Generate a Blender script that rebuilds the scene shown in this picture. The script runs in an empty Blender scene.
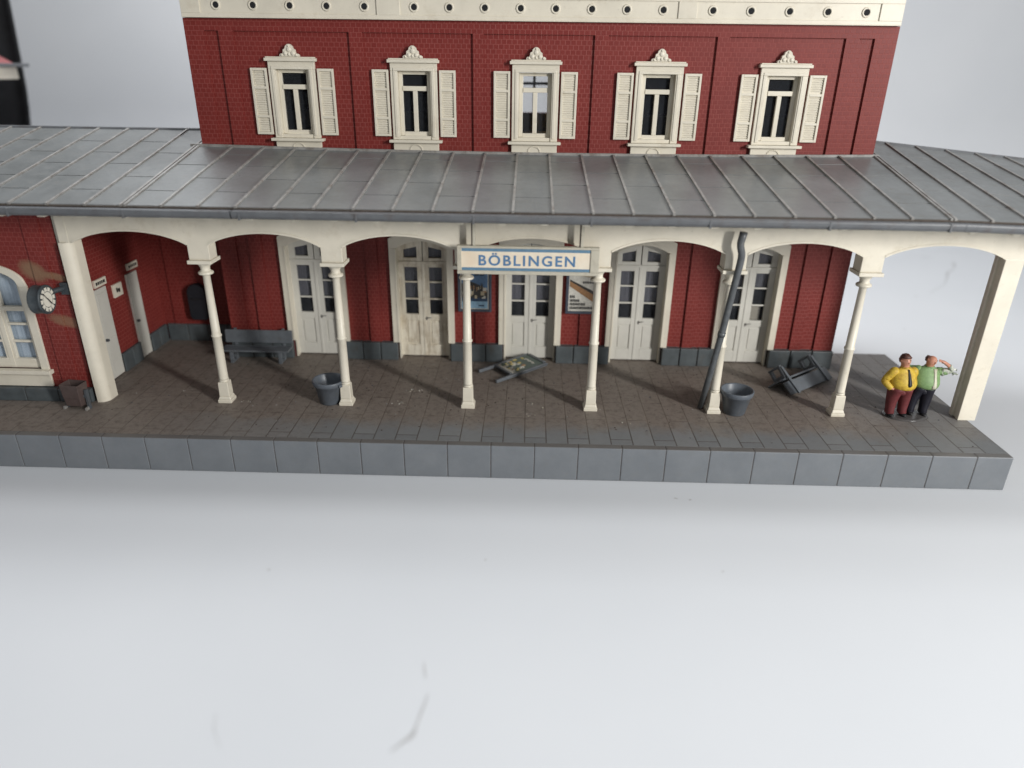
import bpy, bmesh, math, random
from mathutils import Vector, Matrix, Euler
R = math.radians
random.seed(7)
S = bpy.context.scene
COL = S.collection

# ------------------------------------------------------------------ materials
def nodes(name):
    m = bpy.data.materials.new(name); m.use_nodes = True
    nt = m.node_tree; b = nt.nodes['Principled BSDF']
    return m, nt, b
def N(nt, t, **kw):
    n = nt.nodes.new(t)
    for k, v in kw.items():
        if k in n.inputs.keys(): n.inputs[k].default_value = v
        else: setattr(n, k, v)
    return n
def ramp(nt, fac, stops):
    r = nt.nodes.new('ShaderNodeValToRGB')
    el = r.color_ramp.elements
    el[0].position, el[0].color = stops[0][0], (*stops[0][1], 1)
    el[1].position, el[1].color = stops[-1][0], (*stops[-1][1], 1)
    for p, c in stops[1:-1]:
        e = el.new(p); e.color = (*c, 1)
    nt.links.new(fac, r.inputs['Fac']); return r.outputs['Color']
def mix(nt, fac, a, b, mode='MIX'):
    n = nt.nodes.new('ShaderNodeMix'); n.data_type = 'RGBA'; n.blend_type = mode
    for sock, v in ((n.inputs[0], fac), (n.inputs[6], a), (n.inputs[7], b)):
        if hasattr(v, 'links'): nt.links.new(v, sock)
        elif isinstance(v, (int, float)): sock.default_value = v
        else: sock.default_value = (*v, 1)
    return n.outputs[2]
def math_(nt, op, a, b=0.0, c=None):
    n = nt.nodes.new('ShaderNodeMath'); n.operation = op
    for i, v in enumerate((a, b, c)):
        if v is None: continue
        if hasattr(v, 'links'): nt.links.new(v, n.inputs[i])
        else: n.inputs[i].default_value = v
    return n.outputs[0]
def noise(nt, scale, detail=4, rough=.6, vec=None, dist=0.0):
    n = N(nt, 'ShaderNodeTexNoise', Scale=scale, Detail=detail, Roughness=rough, Distortion=dist)
    if vec is None: vec = nt.nodes.new('ShaderNodeNewGeometry').outputs['Position']
    nt.links.new(vec, n.inputs['Vector']); return n.outputs['Fac']
def bump(nt, b, h, strength=.2, dist=.02, prev=None):
    n = N(nt, 'ShaderNodeBump', Strength=strength, Distance=dist)
    nt.links.new(h, n.inputs['Height'])
    if prev is not None: nt.links.new(prev, n.inputs['Normal'])
    nt.links.new(n.outputs['Normal'], b.inputs['Normal']); return n.outputs['Normal']
def plastic(name, col, rough=.45, var=.12, vscale=3, dirt=None, dirt_amt=.5, dirt_scale=1.5, dirt_lo=.55, dirt_hi=.75, bmp=.08, bscale=30, spec=.5):
    m, nt, b = nodes(name)
    n1 = noise(nt, vscale)
    c = ramp(nt, n1, [(.3, tuple(x*(1-var) for x in col)), (.7, tuple(min(1, x*(1+var)) for x in col))])
    if dirt:
        n2 = noise(nt, dirt_scale, 7, .68)
        f = ramp(nt, n2, [(dirt_lo, (0, 0, 0)), (dirt_hi, (dirt_amt,)*3)])
        c = mix(nt, f, c, dirt)
    nt.links.new(c, b.inputs['Base Color'])
    b.inputs['Roughness'].default_value = rough
    b.inputs['Specular IOR Level'].default_value = spec
    if bmp: bump(nt, b, noise(nt, bscale, 3), bmp, .01)
    return m

M = {}
def brick_mat():
    m, nt, b = nodes('brick_red')
    pos = nt.nodes.new('ShaderNodeNewGeometry').outputs['Position']
    sx = nt.nodes.new('ShaderNodeSeparateXYZ'); nt.links.new(pos, sx.inputs[0])
    u = math_(nt, 'ADD', sx.outputs[0], sx.outputs[1])
    cb = nt.nodes.new('ShaderNodeCombineXYZ'); nt.links.new(u, cb.inputs[0]); nt.links.new(sx.outputs[2], cb.inputs[1])
    br = N(nt, 'ShaderNodeTexBrick', Scale=1.0)
    nt.links.new(cb.outputs[0], br.inputs['Vector'])
    br.inputs['Brick Width'].default_value = .128; br.inputs['Row Height'].default_value = .106
    br.inputs['Mortar Size'].default_value = .010; br.inputs['Mortar Smooth'].default_value = .7
    br.inputs['Color1'].default_value = (.178, .024, .020, 1)
    br.inputs['Color2'].default_value = (.200, .030, .025, 1)
    br.inputs['Mortar'].default_value = (.27, .066, .055, 1)
    # worn brick faces catch a paler dusting in patches
    n1 = noise(nt, 1.3, 6, .7); n2 = noise(nt, 22, 3, .6)
    f = math_(nt, 'MULTIPLY', ramp_f(nt, n1, .5, .75), ramp_f(nt, n2, .55, .8))
    c = mix(nt, math_(nt, 'MULTIPLY', f, .38), br.outputs['Color'], (.36, .14, .12))
    n3 = noise(nt, .9, 5, .6)
    c = mix(nt, ramp(nt, n3, [(.35, (.28,)*3), (.65, (0, 0, 0))]), c, (.150, .025, .022))
    for (bx_, bz, rx, rz_, amt) in ((-9.95, 3.25, .36, .26, .95), (-9.45, 3.12, .42, .10, .9), (-9.50, 2.05, .42, .16, .75)):
        dx = math_(nt, 'DIVIDE', math_(nt, 'SUBTRACT', sx.outputs[0], bx_), rx)
        dz = math_(nt, 'DIVIDE', math_(nt, 'ADD', math_(nt, 'SUBTRACT', sx.outputs[2], bz), math_(nt, 'MULTIPLY', math_(nt, 'SUBTRACT', sx.outputs[0], bx_), .25)), rz_)
        d2 = math_(nt, 'ADD', math_(nt, 'ADD', math_(nt, 'MULTIPLY', dx, dx), math_(nt, 'MULTIPLY', dz, dz)), math_(nt, 'MULTIPLY', n2, .9))
        front = math_(nt, 'LESS_THAN', sx.outputs[1], .0)
        c = mix(nt, math_(nt, 'MULTIPLY', math_(nt, 'MULTIPLY', ramp_f(nt, d2, 1.55, .75), amt), front), c, (.24, .14, .085))
    nt.links.new(c, b.inputs['Base Color'])
    b.inputs['Specular IOR Level'].default_value = .28
    b.inputs['Roughness'].default_value = .5
    h = math_(nt, 'SUBTRACT', 1.0, br.outputs['Fac'])
    h = math_(nt, 'ADD', h, math_(nt, 'MULTIPLY', noise(nt, 40, 2), .35))
    bump(nt, b, h, .32, .016)
    return m
def ramp_f(nt, fac, lo, hi):
    n = nt.nodes.new('ShaderNodeMapRange'); nt.links.new(fac, n.inputs[0])
    n.inputs[1].default_value = lo; n.inputs[2].default_value = hi
    return n.outputs[0]
M['brick'] = brick_mat()
def cream_mat(name, stain=.35, lo=.56, hi=.8, streak=False, col=(.715, .665, .555)):
    m, nt, b = nodes(name)
    n1 = noise(nt, 1.1, 6, .65)
    c = ramp(nt, n1, [(.3, tuple(x*.90 for x in col)), (.7, tuple(x*1.05 for x in col))])
    n2 = noise(nt, 2.3, 8, .72)
    c = mix(nt, math_(nt, 'MULTIPLY', ramp_f(nt, n2, lo, hi), stain), c, (.36, .27, .15))
    n4 = noise(nt, 9, 5, .7)
    c = mix(nt, math_(nt, 'MULTIPLY', ramp_f(nt, n4, .62, .8), .35), c, (.30, .25, .18))
    if streak:
        pos = nt.nodes.new('ShaderNodeNewGeometry').outputs['Position']
        mp = nt.nodes.new('ShaderNodeMapping'); mp.inputs['Scale'].default_value = (5, 5, .7); nt.links.new(pos, mp.inputs[0])
        n3 = noise(nt, 1.6, 6, .65, mp.outputs[0])
        c = mix(nt, math_(nt, 'MULTIPLY', ramp_f(nt, n3, .46, .68), .6), c, (.23, .16, .09))
    nt.links.new(c, b.inputs['Base Color']); b.inputs['Roughness'].default_value = .42
    bump(nt, b, noise(nt, 25, 3), .08, .01)
    return m
M['cream'] = cream_mat('cream_plastic')
M['cream_stained'] = cream_mat('cream_stained', .6, .48, .7, True)
M['white_door'] = cream_mat('off_white_plastic', .12, .6, .85, col=(.60, .585, .53))

def roof_mat():
    m, nt, b = nodes('roof_grey')
    n1 = noise(nt, .8, 6, .65); n2 = noise(nt, 4.5, 8, .75); n3 = noise(nt, 35, 3, .6)
    c = ramp(nt, n1, [(.32, (.142, .148, .147)), (.68, (.19, .199, .201))])
    c = mix(nt, math_(nt, 'MULTIPLY', ramp_f(nt, n2, .52, .75), .5), c, (.17, .155, .135))
    c = mix(nt, math_(nt, 'MULTIPLY', ramp_f(nt, n3, .68, .78), .35), c, (.09, .08, .07))
    nt.links.new(c, b.inputs['Base Color'])
    n6 = noise(nt, 3.1, 2, .4)
    c = mix(nt, math_(nt, 'MULTIPLY', ramp_f(nt, n6, .735, .76), .8), c, (.05, .045, .04))
    r = nt.nodes.new('ShaderNodeMapRange'); nt.links.new(n2, r.inputs[0]); r.inputs[1].default_value = .3; r.inputs[2].default_value = .75
    r.inputs[3].default_value = .26; r.inputs[4].default_value = .46
    nt.links.new(r.outputs[0], b.inputs['Roughness'])
    bump(nt, b, noise(nt, 6, 4), .12, .012)
    return m
M['roof'] = roof_mat()
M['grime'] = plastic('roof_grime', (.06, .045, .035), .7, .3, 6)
M['seam'] = plastic('roof_seam', (.265, .258, .245), .45, .2, 5, (.14, .11, .09), .7, 3, .5, .66)
M['gutter'] = plastic('gutter_grey', (.112, .118, .126), .4, .14, 3, (.08, .06, .05), .6, 2.5, .52, .7)
M['plinth'] = plastic('plinth_slate', (.075, .088, .094), .5, .18, 4, (.07, .055, .04), .5, 3)
M['bench'] = plastic('bench_plastic', (.108, .120, .133), .42, .15, 5, (.10, .085, .065), .4, 6)
M['grey_dark'] = plastic('dark_grey_plastic', (.075, .084, .094), .42, .15, 5, (.10, .085, .065), .4, 6)
M['bucket'] = plastic('bucket_grey', (.100, .115, .135), .42, .12, 6, (.16, .13, .10), .35, 5)
M['pipe'] = plastic('pipe_grey', (.085, .092, .098), .38, .2, 8, (.17, .16, .14), .6, 5)
M['bin'] = plastic('bin_brown', (.085, .060, .055), .45, .15, 6, (.16, .14, .12), .4, 5)
M['white_bit'] = plastic('white_bit', (.62, .6, .54), .6, .1, 8)
M['black'] = plastic('black_plastic', (.012, .012, .014), .5, .2, 8)
M['interior'] = plastic('dark_interior', (.03, .03, .035), .8, .2, 3)
M['ochre'] = plastic('ochre_interior', (.72, .52, .20), .7, .2, 3)
M['blue'] = plastic('sign_blue', (.105, .205, .30), .5, .12, 12, (.2, .3, .4), .3, 8)
M['blue_ink'] = plastic('ink_blue', (.085, .185, .33), .5, .1, 12)
M['sign_white'] = plastic('sign_paper', (.74, .67, .55), .6, .06, 4, (.72, .55, .38), .55, .9, .42, .62, bmp=.02)
M['sign_frame'] = plastic('sign_frame', (.46, .43, .35), .5, .1, 6, (.25, .2, .14), .4, 4)
M['frame_blue'] = plastic('poster_frame', (.055, .065, .09), .45, .12, 8)
M['skin'] = plastic('figure_skin', (.50, .23, .15), .45, .12, 20)
M['hair_brown'] = plastic('figure_hair', (.085, .032, .022), .5, .2, 20)
M['yellow'] = plastic('figure_yellow', (.56, .385, .04), .58, .18, 14, (.33, .17, .015), .8, 8, .46, .66)
M['maroon'] = plastic('figure_maroon', (.125, .022, .024), .58, .2, 14, (.32, .15, .13), .5, 16, .62, .75)
M['green'] = plastic('figure_green', (.18, .29, .12), .58, .18, 14, (.11, .2, .06), .5, 9)
M['navy'] = plastic('figure_black', (.012, .012, .02), .38, .2, 14)
M['shirt_white'] = plastic('figure_white', (.55, .53, .42), .5, .12, 14)
M['grey_sleeve'] = plastic('figure_worn_sleeve', (.33, .36, .29), .5, .3, 18, (.6, .6, .55), .8, 14, .5, .6)
M['base_clear'] = plastic('figure_base', (.085, .08, .078), .22, .15, 8)
def glass_mat(name, col, rough=.12, alpha=.25):
    m, nt, b = nodes(name)
    b.inputs['Base Color'].default_value = (*col, 1); b.inputs['Roughness'].default_value = rough
    b.inputs['Alpha'].default_value = alpha
    bump(nt, b, noise(nt, 3, 2), .08, .02)
    return m
M['glass'] = glass_mat('window_glazing', (.05, .055, .065))
M['glass_clear'] = glass_mat('clear_glazing', (.25, .28, .32), .12, .12)
def curtain_mat(name, a, c, sc):
    m, nt, b = nodes(name)
    pos = nt.nodes.new('ShaderNodeNewGeometry').outputs['Position']
    mp = nt.nodes.new('ShaderNodeMapping'); mp.inputs['Scale'].default_value = (sc, 1, .4); nt.links.new(pos, mp.inputs[0])
    n1 = noise(nt, 1, 3, .6, mp.outputs[0])
    nt.links.new(ramp(nt, n1, [(.35, a), (.65, c)]), b.inputs['Base Color'])
    b.inputs['Roughness'].default_value = .8
    bump(nt, b, n1, .4, .03)
    return m
M['curtain'] = curtain_mat('grey_curtain', (.13, .13, .16), (.25, .25, .29), 16)
M['curtain_blue'] = curtain_mat('blue_curtain', (.36, .45, .55), (.58, .68, .78), 14)

def paver_mat():
    m, nt, b = nodes('platform_paving')
    pos = nt.nodes.new('ShaderNodeNewGeometry').outputs['Position']
    sx = nt.nodes.new('ShaderNodeSeparateXYZ'); nt.links.new(pos, sx.inputs[0])
    cb = nt.nodes.new('ShaderNodeCombineXYZ')
    nt.links.new(math_(nt, 'ADD', sx.outputs[1], 40.57), cb.inputs[0]); nt.links.new(math_(nt, 'ADD', sx.outputs[0], 48.60), cb.inputs[1])
    br = N(nt, 'ShaderNodeTexBrick', Scale=1.0); nt.links.new(cb.outputs[0], br.inputs['Vector'])
    br.inputs['Brick Width'].default_value = 1.95; br.inputs['Row Height'].default_value = .4855
    br.inputs['Mortar Size'].default_value = .013; br.inputs['Mortar Smooth'].default_value = .3
    br.inputs['Color1'].default_value = (.165, .172, .176, 1); br.inputs['Color2'].default_value = (.200, .205, .206, 1)
    br.inputs['Mortar'].default_value = (.075, .064, .055, 1)
    n1 = noise(nt, .9, 8, .7); n2 = noise(nt, 6, 8, .78); n3 = noise(nt, 28, 4, .7)
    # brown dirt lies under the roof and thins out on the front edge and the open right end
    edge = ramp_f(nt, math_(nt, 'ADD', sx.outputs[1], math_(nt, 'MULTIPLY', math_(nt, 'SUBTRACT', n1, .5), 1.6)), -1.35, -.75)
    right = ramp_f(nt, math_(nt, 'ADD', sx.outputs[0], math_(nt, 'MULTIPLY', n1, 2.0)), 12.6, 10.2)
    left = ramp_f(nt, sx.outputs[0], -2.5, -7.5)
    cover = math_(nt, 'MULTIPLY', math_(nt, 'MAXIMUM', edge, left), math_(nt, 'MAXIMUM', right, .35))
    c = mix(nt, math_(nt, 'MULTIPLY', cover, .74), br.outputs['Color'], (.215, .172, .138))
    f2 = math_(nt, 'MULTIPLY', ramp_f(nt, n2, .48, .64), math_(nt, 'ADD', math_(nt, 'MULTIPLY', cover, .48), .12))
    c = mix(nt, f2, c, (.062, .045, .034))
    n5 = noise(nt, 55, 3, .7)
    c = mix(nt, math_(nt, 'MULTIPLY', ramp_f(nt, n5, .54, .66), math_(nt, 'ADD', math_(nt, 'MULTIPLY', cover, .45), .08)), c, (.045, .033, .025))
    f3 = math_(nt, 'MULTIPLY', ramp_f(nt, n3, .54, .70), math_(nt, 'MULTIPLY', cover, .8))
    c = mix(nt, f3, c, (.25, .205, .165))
    nj = noise(nt, 1.1, 3, .5)
    c = mix(nt, math_(nt, 'MULTIPLY', br.outputs['Fac'], math_(nt, 'MULTIPLY', ramp_f(nt, nj, .38, .66), .6)), c, (.046, .037, .031))
    nt.links.new(c, b.inputs['Base Color']); b.inputs['Roughness'].default_value = .58
    h = math_(nt, 'ADD', math_(nt, 'SUBTRACT', 1.0, br.outputs['Fac']), math_(nt, 'MULTIPLY', n3, .45))
    bump(nt, b, h, .55, .02)
    return m
M['paver'] = paver_mat()
def kerb_mat():
    m, nt, b = nodes('platform_edge')
    n1 = noise(nt, 1.4, 7, .7); n2 = noise(nt, 5, 7, .75)
    c = ramp(nt, n1, [(.3, (.140, .153, .168)), (.7, (.175, .188, .202))])
    c = mix(nt, math_(nt, 'MULTIPLY', ramp_f(nt, n2, .52, .75), .35), c, (.17, .165, .155))
    sn = nt.nodes.new('ShaderNodeSeparateXYZ'); nt.links.new(nt.nodes.new('ShaderNodeNewGeometry').outputs['Normal'], sn.inputs[0])
    top = ramp_f(nt, sn.outputs[2], .75, .97)      # dust settled on the upward faces
    c = mix(nt, math_(nt, 'MULTIPLY', top, .75), c, (.125, .112, .098))
    nt.links.new(c, b.inputs['Base Color']); b.inputs['Roughness'].default_value = .45
    bump(nt, b, noise(nt, 10, 5), .12, .015)
    return m
M['kerb'] = kerb_mat()

def sheet_mat():
    m, nt, b = nodes('white_sheet')
    n1 = noise(nt, .25, 4, .5); n2 = noise(nt, 7, 6, .7)
    c = ramp(nt, n1, [(.3, (.585, .600, .620)), (.7, (.605, .618, .636))])
    c = mix(nt, math_(nt, 'MULTIPLY', ramp_f(nt, n2, .70, .84), .25), c, (.55, .54, .52))
    nt.links.new(c, b.inputs['Base Color']); b.inputs['Roughness'].default_value = .6
    b.inputs['Specular IOR Level'].default_value = .25
    bump(nt, b, noise(nt, 1.2, 3), .03, .03)
    return m
M['sheet'] = sheet_mat()
M['scuff'] = plastic('scuff_grey', (.43, .43, .43), .6, .1, 4, bmp=0)
M['flat_black'] = plastic('flat_black_matt', (.010, .011, .013), .9, .3, 2)  # flat black; stands in for the dark gap and the shaded vent bores
M['red_tile'] = plastic('neighbour_red', (.30, .085, .085), .5, .15, 3)
M['letter_box'] = plastic('letter_box_paint', (.012, .014, .02), .5, .2, 6)
M['clock_body'] = plastic('clock_body', (.045, .055, .062), .45, .15, 8, (.13, .10, .08), .4, 6)
M['clock_face'] = plastic('clock_face', (.72, .69, .60), .5, .05, 8)
for nm, c in dict(p_sky=(.08, .16, .29), p_deep=(.02, .045, .09), p_sand=(.40, .33, .22), p_dark=(.035, .03, .025),
                  p_pale=(.52, .50, .44), p_brown=(.30, .16, .07), p_paper=(.58, .56, .50), p_lblue=(.22, .36, .48),
                  p_green=(.06, .095, .08), p_yellow=(.52, .42, .14), p_red=(.36, .16, .09), p_ink=(.03, .03, .03)).items():
    M[nm] = plastic(nm, c, .35, .18, 16, bmp=0)

# ------------------------------------------------------------------ mesh builder
class MB:
    def __init__(s): s.bm = bmesh.new(); s.mats = []
    def mi(s, m):
        if m not in s.mats: s.mats.append(m)
        return s.mats.index(m)
    def face(s, vs, m, smooth=False):
        try: f = s.bm.faces.new(vs)
        except ValueError: return
        f.material_index = s.mi(m); f.smooth = smooth; return f
    def box(s, x0, x1, y0, y1, z0, z1, m, mat=None):
        v = [s.bm.verts.new((x, y, z)) for z in (z0, z1) for y in (y0, y1) for x in (x0, x1)]
        for q in ((0, 2, 3, 1), (4, 5, 7, 6), (0, 1, 5, 4), (1, 3, 7, 5), (3, 2, 6, 7), (2, 0, 4, 6)):
            s.face([v[i] for i in q], m)
        if mat is not None:
            for a in v: a.co = mat @ a.co
        return v
    def hexa(s, pts, m):     # 8 points: bottom ring (4), top ring (4)
        v = [s.bm.verts.new(p) for p in pts]
        for q in ((3, 2, 1, 0), (4, 5, 6, 7), (0, 1, 5, 4), (1, 2, 6, 5), (2, 3, 7, 6), (3, 0, 4, 7)):
            s.face([v[i] for i in q], m)
        return v
    def prism(s, poly, d0, d1, m, axis='y', mat=None):   # poly in (x,z) extruded along y (or (x,y) along z, (y,z) along x)
        def P(a, b, d):
            return (a, d, b) if axis == 'y' else ((a, b, d) if axis == 'z' else (d, a, b))
        A = [s.bm.verts.new(P(a, b, d0)) for a, b in poly]; B = [s.bm.verts.new(P(a, b, d1)) for a, b in poly]
        s.face(A, m); s.face(list(reversed(B)), m)
        n = len(poly)
        for i in range(n): s.face([A[i], B[i], B[(i+1) % n], A[(i+1) % n]], m)
        if mat is not None:
            for a in A+B: a.co = mat @ a.co
    def lathe(s, prof, m, c=(0, 0, 0), n=20, smooth=True, mat=None, sq=None):
        rings = []; allv = []
        for r, z in prof:
            ring = []
            for k in range(n):
                a = 2*math.pi*(k+.5)/n
                ring.append(s.bm.verts.new((c[0]+r*math.cos(a), c[1]+r*math.sin(a), c[2]+z)))
            rings.append(ring); allv += ring
        for a, b in zip(rings, rings[1:]):
            for k in range(n): s.face([a[k], a[(k+1) % n], b[(k+1) % n], b[k]], m, smooth)
        s.face(list(reversed(rings[0])), m); s.face(rings[-1], m)
        if mat is not None:
            for a in allv: a.co = mat @ a.co
    def tube(s, pts, rad, m, n=10, cap=True, hollow=False):
        pts = [Vector(p) for p in pts]; rings = []
        if not hasattr(rad, '__len__'): rad = [rad]*len(pts)
        for i, p in enumerate(pts):
            d = (pts[min(i+1, len(pts)-1)] - pts[max(i-1, 0)]).normalized()
            up = Vector((0, 0, 1)) if abs(d.z) < .9 else Vector((0, 1, 0))
            u = d.cross(up).normalized(); w = u.cross(d)
            rings.append([s.bm.verts.new(p + rad[i]*(math.cos(2*math.pi*k/n)*u + math.sin(2*math.pi*k/n)*w)) for k in range(n)])
        for a, b in zip(rings, rings[1:]):
            for k in range(n): s.face([a[k], a[(k+1) % n], b[(k+1) % n], b[k]], m, True)
        if cap: s.face(list(reversed(rings[0])), m); s.face(rings[-1], m)
    def ball(s, c, r, m, seg=14, ring=9, mat=None):
        r = r if hasattr(r, '__len__') else (r, r, r)
        T = Matrix.Translation(c) @ (mat if mat is not None else Matrix()) @ Matrix.Diagonal((*r, 1))
        g = bmesh.ops.create_uvsphere(s.bm, u_segments=seg, v_segments=ring, radius=1, matrix=T)
        i = s.mi(m)
        for v in g['verts']:
            for f in v.link_faces: f.material_index = i; f.smooth = True
    def strip(s, xs, lo, hi, y0, y1, m):  # wall between lower curve and upper curve, thickness y0..y1
        rows = [[s.bm.verts.new((x, y, z)) for (y, z) in ((y0, lo(x)), (y0, hi(x)), (y1, hi(x)), (y1, lo(x)))] for x in xs]
        for a, b in zip(rows, rows[1:]):
            for k in range(4): s.face([a[k], a[(k+1) % 4], b[(k+1) % 4], b[k]], m)
        s.face(list(reversed(rows[0])), m); s.face(rows[-1], m)
    def build(s, name, parent=None, bevel=0, seg=2, fn=None, angle=40):
        if fn:
            for v in s.bm.verts: v.co = Vector(fn(v.co))
        bmesh.ops.recalc_face_normals(s.bm, faces=s.bm.faces[:])
        me = bpy.data.meshes.new(name); s.bm.to_mesh(me); s.bm.free()
        for m in s.mats: me.materials.append(M[m])
        o = bpy.data.objects.new(name, me); COL.objects.link(o)
        if parent is not None: o.parent = parent
        if bevel:
            b = o.modifiers.new('bevel', 'BEVEL'); b.width = bevel; b.segments = seg; b.limit_method = 'ANGLE'; b.angle_limit = R(angle)
        return o
def empty(name, label, cat, loc=(0, 0, 0), rot=(0, 0, 0), group=None):
    o = bpy.data.objects.new(name, None); COL.objects.link(o); o.empty_display_size = .2
    o.location = loc; o.rotation_euler = rot
    return tag(o, label, cat, group)
def tag(o, label=None, cat=None, group=None, kind=None):
    if label: o['label'] = label
    if cat: o['category'] = cat
    if group: o['group'] = group
    if kind: o['kind'] = kind
    return o
def copy_tree(o, parent=None):
    c = o.copy(); COL.objects.link(c)
    if parent is not None: c.parent = parent
    for ch in [q for q in bpy.data.objects if q.parent == o]: copy_tree(ch, c)
    return c
def text_mesh(mb, body, x0, x1, zbase, cap, y, m, weight=.0, spacing=1.0, depth=.006):
    cu = bpy.data.curves.new('lettering', 'FONT'); cu.body = body; cu.size = 1; cu.extrude = 0; cu.offset = weight; cu.space_character = spacing
    ob = bpy.data.objects.new('lettering', cu); COL.objects.link(ob)
    dg = bpy.context.evaluated_depsgraph_get(); me = bpy.data.meshes.new_from_object(ob.evaluated_get(dg))
    xs = [v.co.x for v in me.vertices]; 
    zb = 0; zc = .69
    sx = (x1-x0)/(max(xs)-min(xs)); sz = cap/zc; mn = min(xs)
    idx = mb.mi(m)
    vs = [mb.bm.verts.new((x0+(v.co.x-mn)*sx, y, zbase+(v.co.y-zb)*sz)) for v in me.vertices]
    for p in me.polygons:
        try:
            f = mb.bm.faces.new([vs[i] for i in p.vertices]); f.material_index = idx
        except ValueError: pass
    bpy.data.objects.remove(ob); bpy.data.meshes.remove(me)

# ------------------------------------------------------------------ setting
TZ = -.831
mb = MB()
prof = [(-22, TZ), (22, TZ)]
rad = 7
for i in range(1, 17):
    a = R(i*84/16); prof.append((22+rad*math.sin(a), TZ+rad*(1-math.cos(a))))
ylast, zlast = prof[-1]; prof.append((ylast+2.6, zlast+26))
XS = [-90, -45, -10, 0, 15, 30, 60, 100]
rows = [[mb.bm.verts.new((x, y, z)) for y, z in prof] for x in XS]
for a, b in zip(rows, rows[1:]):
    for i in range(len(prof)-1): mb.face([a[i], b[i], b[i+1], a[i+1]], 'sheet', True)
tag(mb.build('table_surface'), kind='structure')

# ------------------------------------------------------------------ platform
XR, YF, YB, HP = 12.11, -1.995, 4.15, .831
plat = empty('station_platform', 'long grey paved station platform under the station building', 'platform', (0, 0, TZ))
mb = MB()
mb.box(-17, XR-.03, YF+.20, YB, TZ+.002, 0, 'paver')
mb.build('paving', plat, fn=lambda c: (c.x, c.y, c.z-TZ))
mb = MB(); x = XR; w = .97; k = 0
while x > -17:
    a = max(x-(w if k else .78), -17); g = .004
    mb.box(a+g, x-(g if k else 0), YF, YF+.195, TZ+.002, 0.0, 'kerb'); x = a; k += 1
mb.box(-17, XR-.05, YF+.012, YF+.19, TZ+.003, -.006, 'grime')
mb.build('edge_stone', plat, bevel=.018, fn=lambda c: (c.x, c.y, c.z-TZ))
mb = MB(); mb.box(XR-.03, XR, YF+.2, YB, TZ+.002, -.001, 'kerb'); mb.build('end_edge', plat, bevel=.01, fn=lambda c: (c.x, c.y, c.z-TZ))

# ------------------------------------------------------------------ station building
ST = empty('station_building', 'red brick model railway station with cream windows, arcade and grey canopy roof', 'station')
CX = [-4.46, -1.48, 1.49, 4.48, 7.47]
XL, XRT, YW = -6.95, 9.98, 3.0
bays = [(-6.48, -6.14, None), (-5.79, -3.0, 0), (-2.68, -.03, 1), (.23, 2.88, 2), (3.2, 5.78, 3), (6.06, 8.79, 4), (9.10, 9.46, None)]
mb = MB(); px = XL
YP, YI = 3.06, 3.31
for a, b, i in bays:
    mb.box(px, a, YW, YI, 0, 8.38, 'brick'); px = b
    if i is None: mb.box(a, b, YP, YI, 0, 8.38, 'brick'); continue
    c = CX[i]
    mb.box(a, c-.72, YP, YI, 0, 3.5, 'brick'); mb.box(c+.72, b, YP, YI, 0, 3.5, 'brick')
    mb.box(a, b, YP, YI, 3.5, 6.0, 'brick')
    mb.box(a, c-.42, YP, YI, 6.0, 7.58, 'brick'); mb.box(c+.42, b, YP, YI, 6.0, 7.58, 'brick')
    mb.box(a, b, YP, YI, 7.58, 8.38, 'brick')
mb.box(px, XRT, YW, YI, 0, 8.38, 'brick')
mb.box(XL, XRT, YW, YI, 8.38, 8.645, 'brick')
# side walls and back wall
YBK = 7.6
for x0, x1 in ((XL, XL+.25), (XRT-.25, XRT)): mb.box(x0, x1, YI, YBK, 0, 8.645, 'brick')
bw = (1.0, 2.1, 6.42, 7.62)
mb.box(XL+.25, bw[0], YBK-.25, YBK, 0, 8.645, 'brick'); mb.box(bw[1], XRT-.25, YBK-.25, YBK, 0, 8.645, 'brick')
mb.box(bw[0], bw[1], YBK-.25, YBK, 0, bw[2], 'brick'); mb.box(bw[0], bw[1], YBK-.25, YBK, bw[3], 8.645, 'brick')
mb.build('wall', ST)
mb = MB(); mb.box(1.44, 1.52, YBK-.2, YBK-.12, bw[2], bw[3], 'cream'); mb.box(bw[0], bw[1], YBK-.2, YBK-.121, 7.2, 7.28, 'cream'); mb.build('back_window', ST)
mb = MB(); mb.box(XL+.26, XRT-.26, YI+.01, YBK-.26, 5.82, 5.9, 'ochre'); mb.box(XL+.26, XRT-.26, YBK-.28, YBK-.255, 5.9, bw[2]-.02, 'ochre')
mb.box(XL+.26, XRT-.26, YI+.01, YBK-.26, 8.5, 8.6, 'interior')
for x in (-2.9, -.1, 3.05, 5.9): mb.box(x-.03, x+.03, YI+.6, YBK-.29, 5.91, 8.49, 'interior')
mb.build('upper_floor', ST)
mb = MB(); mb.box(XL+.26, XRT-.26, 3.9, 3.96, .01, 5.8, 'interior'); mb.box(XL+.26, XRT-.26, 3.32, 3.9, .005, .02, 'interior'); mb.build('inner_partition', ST)

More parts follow.
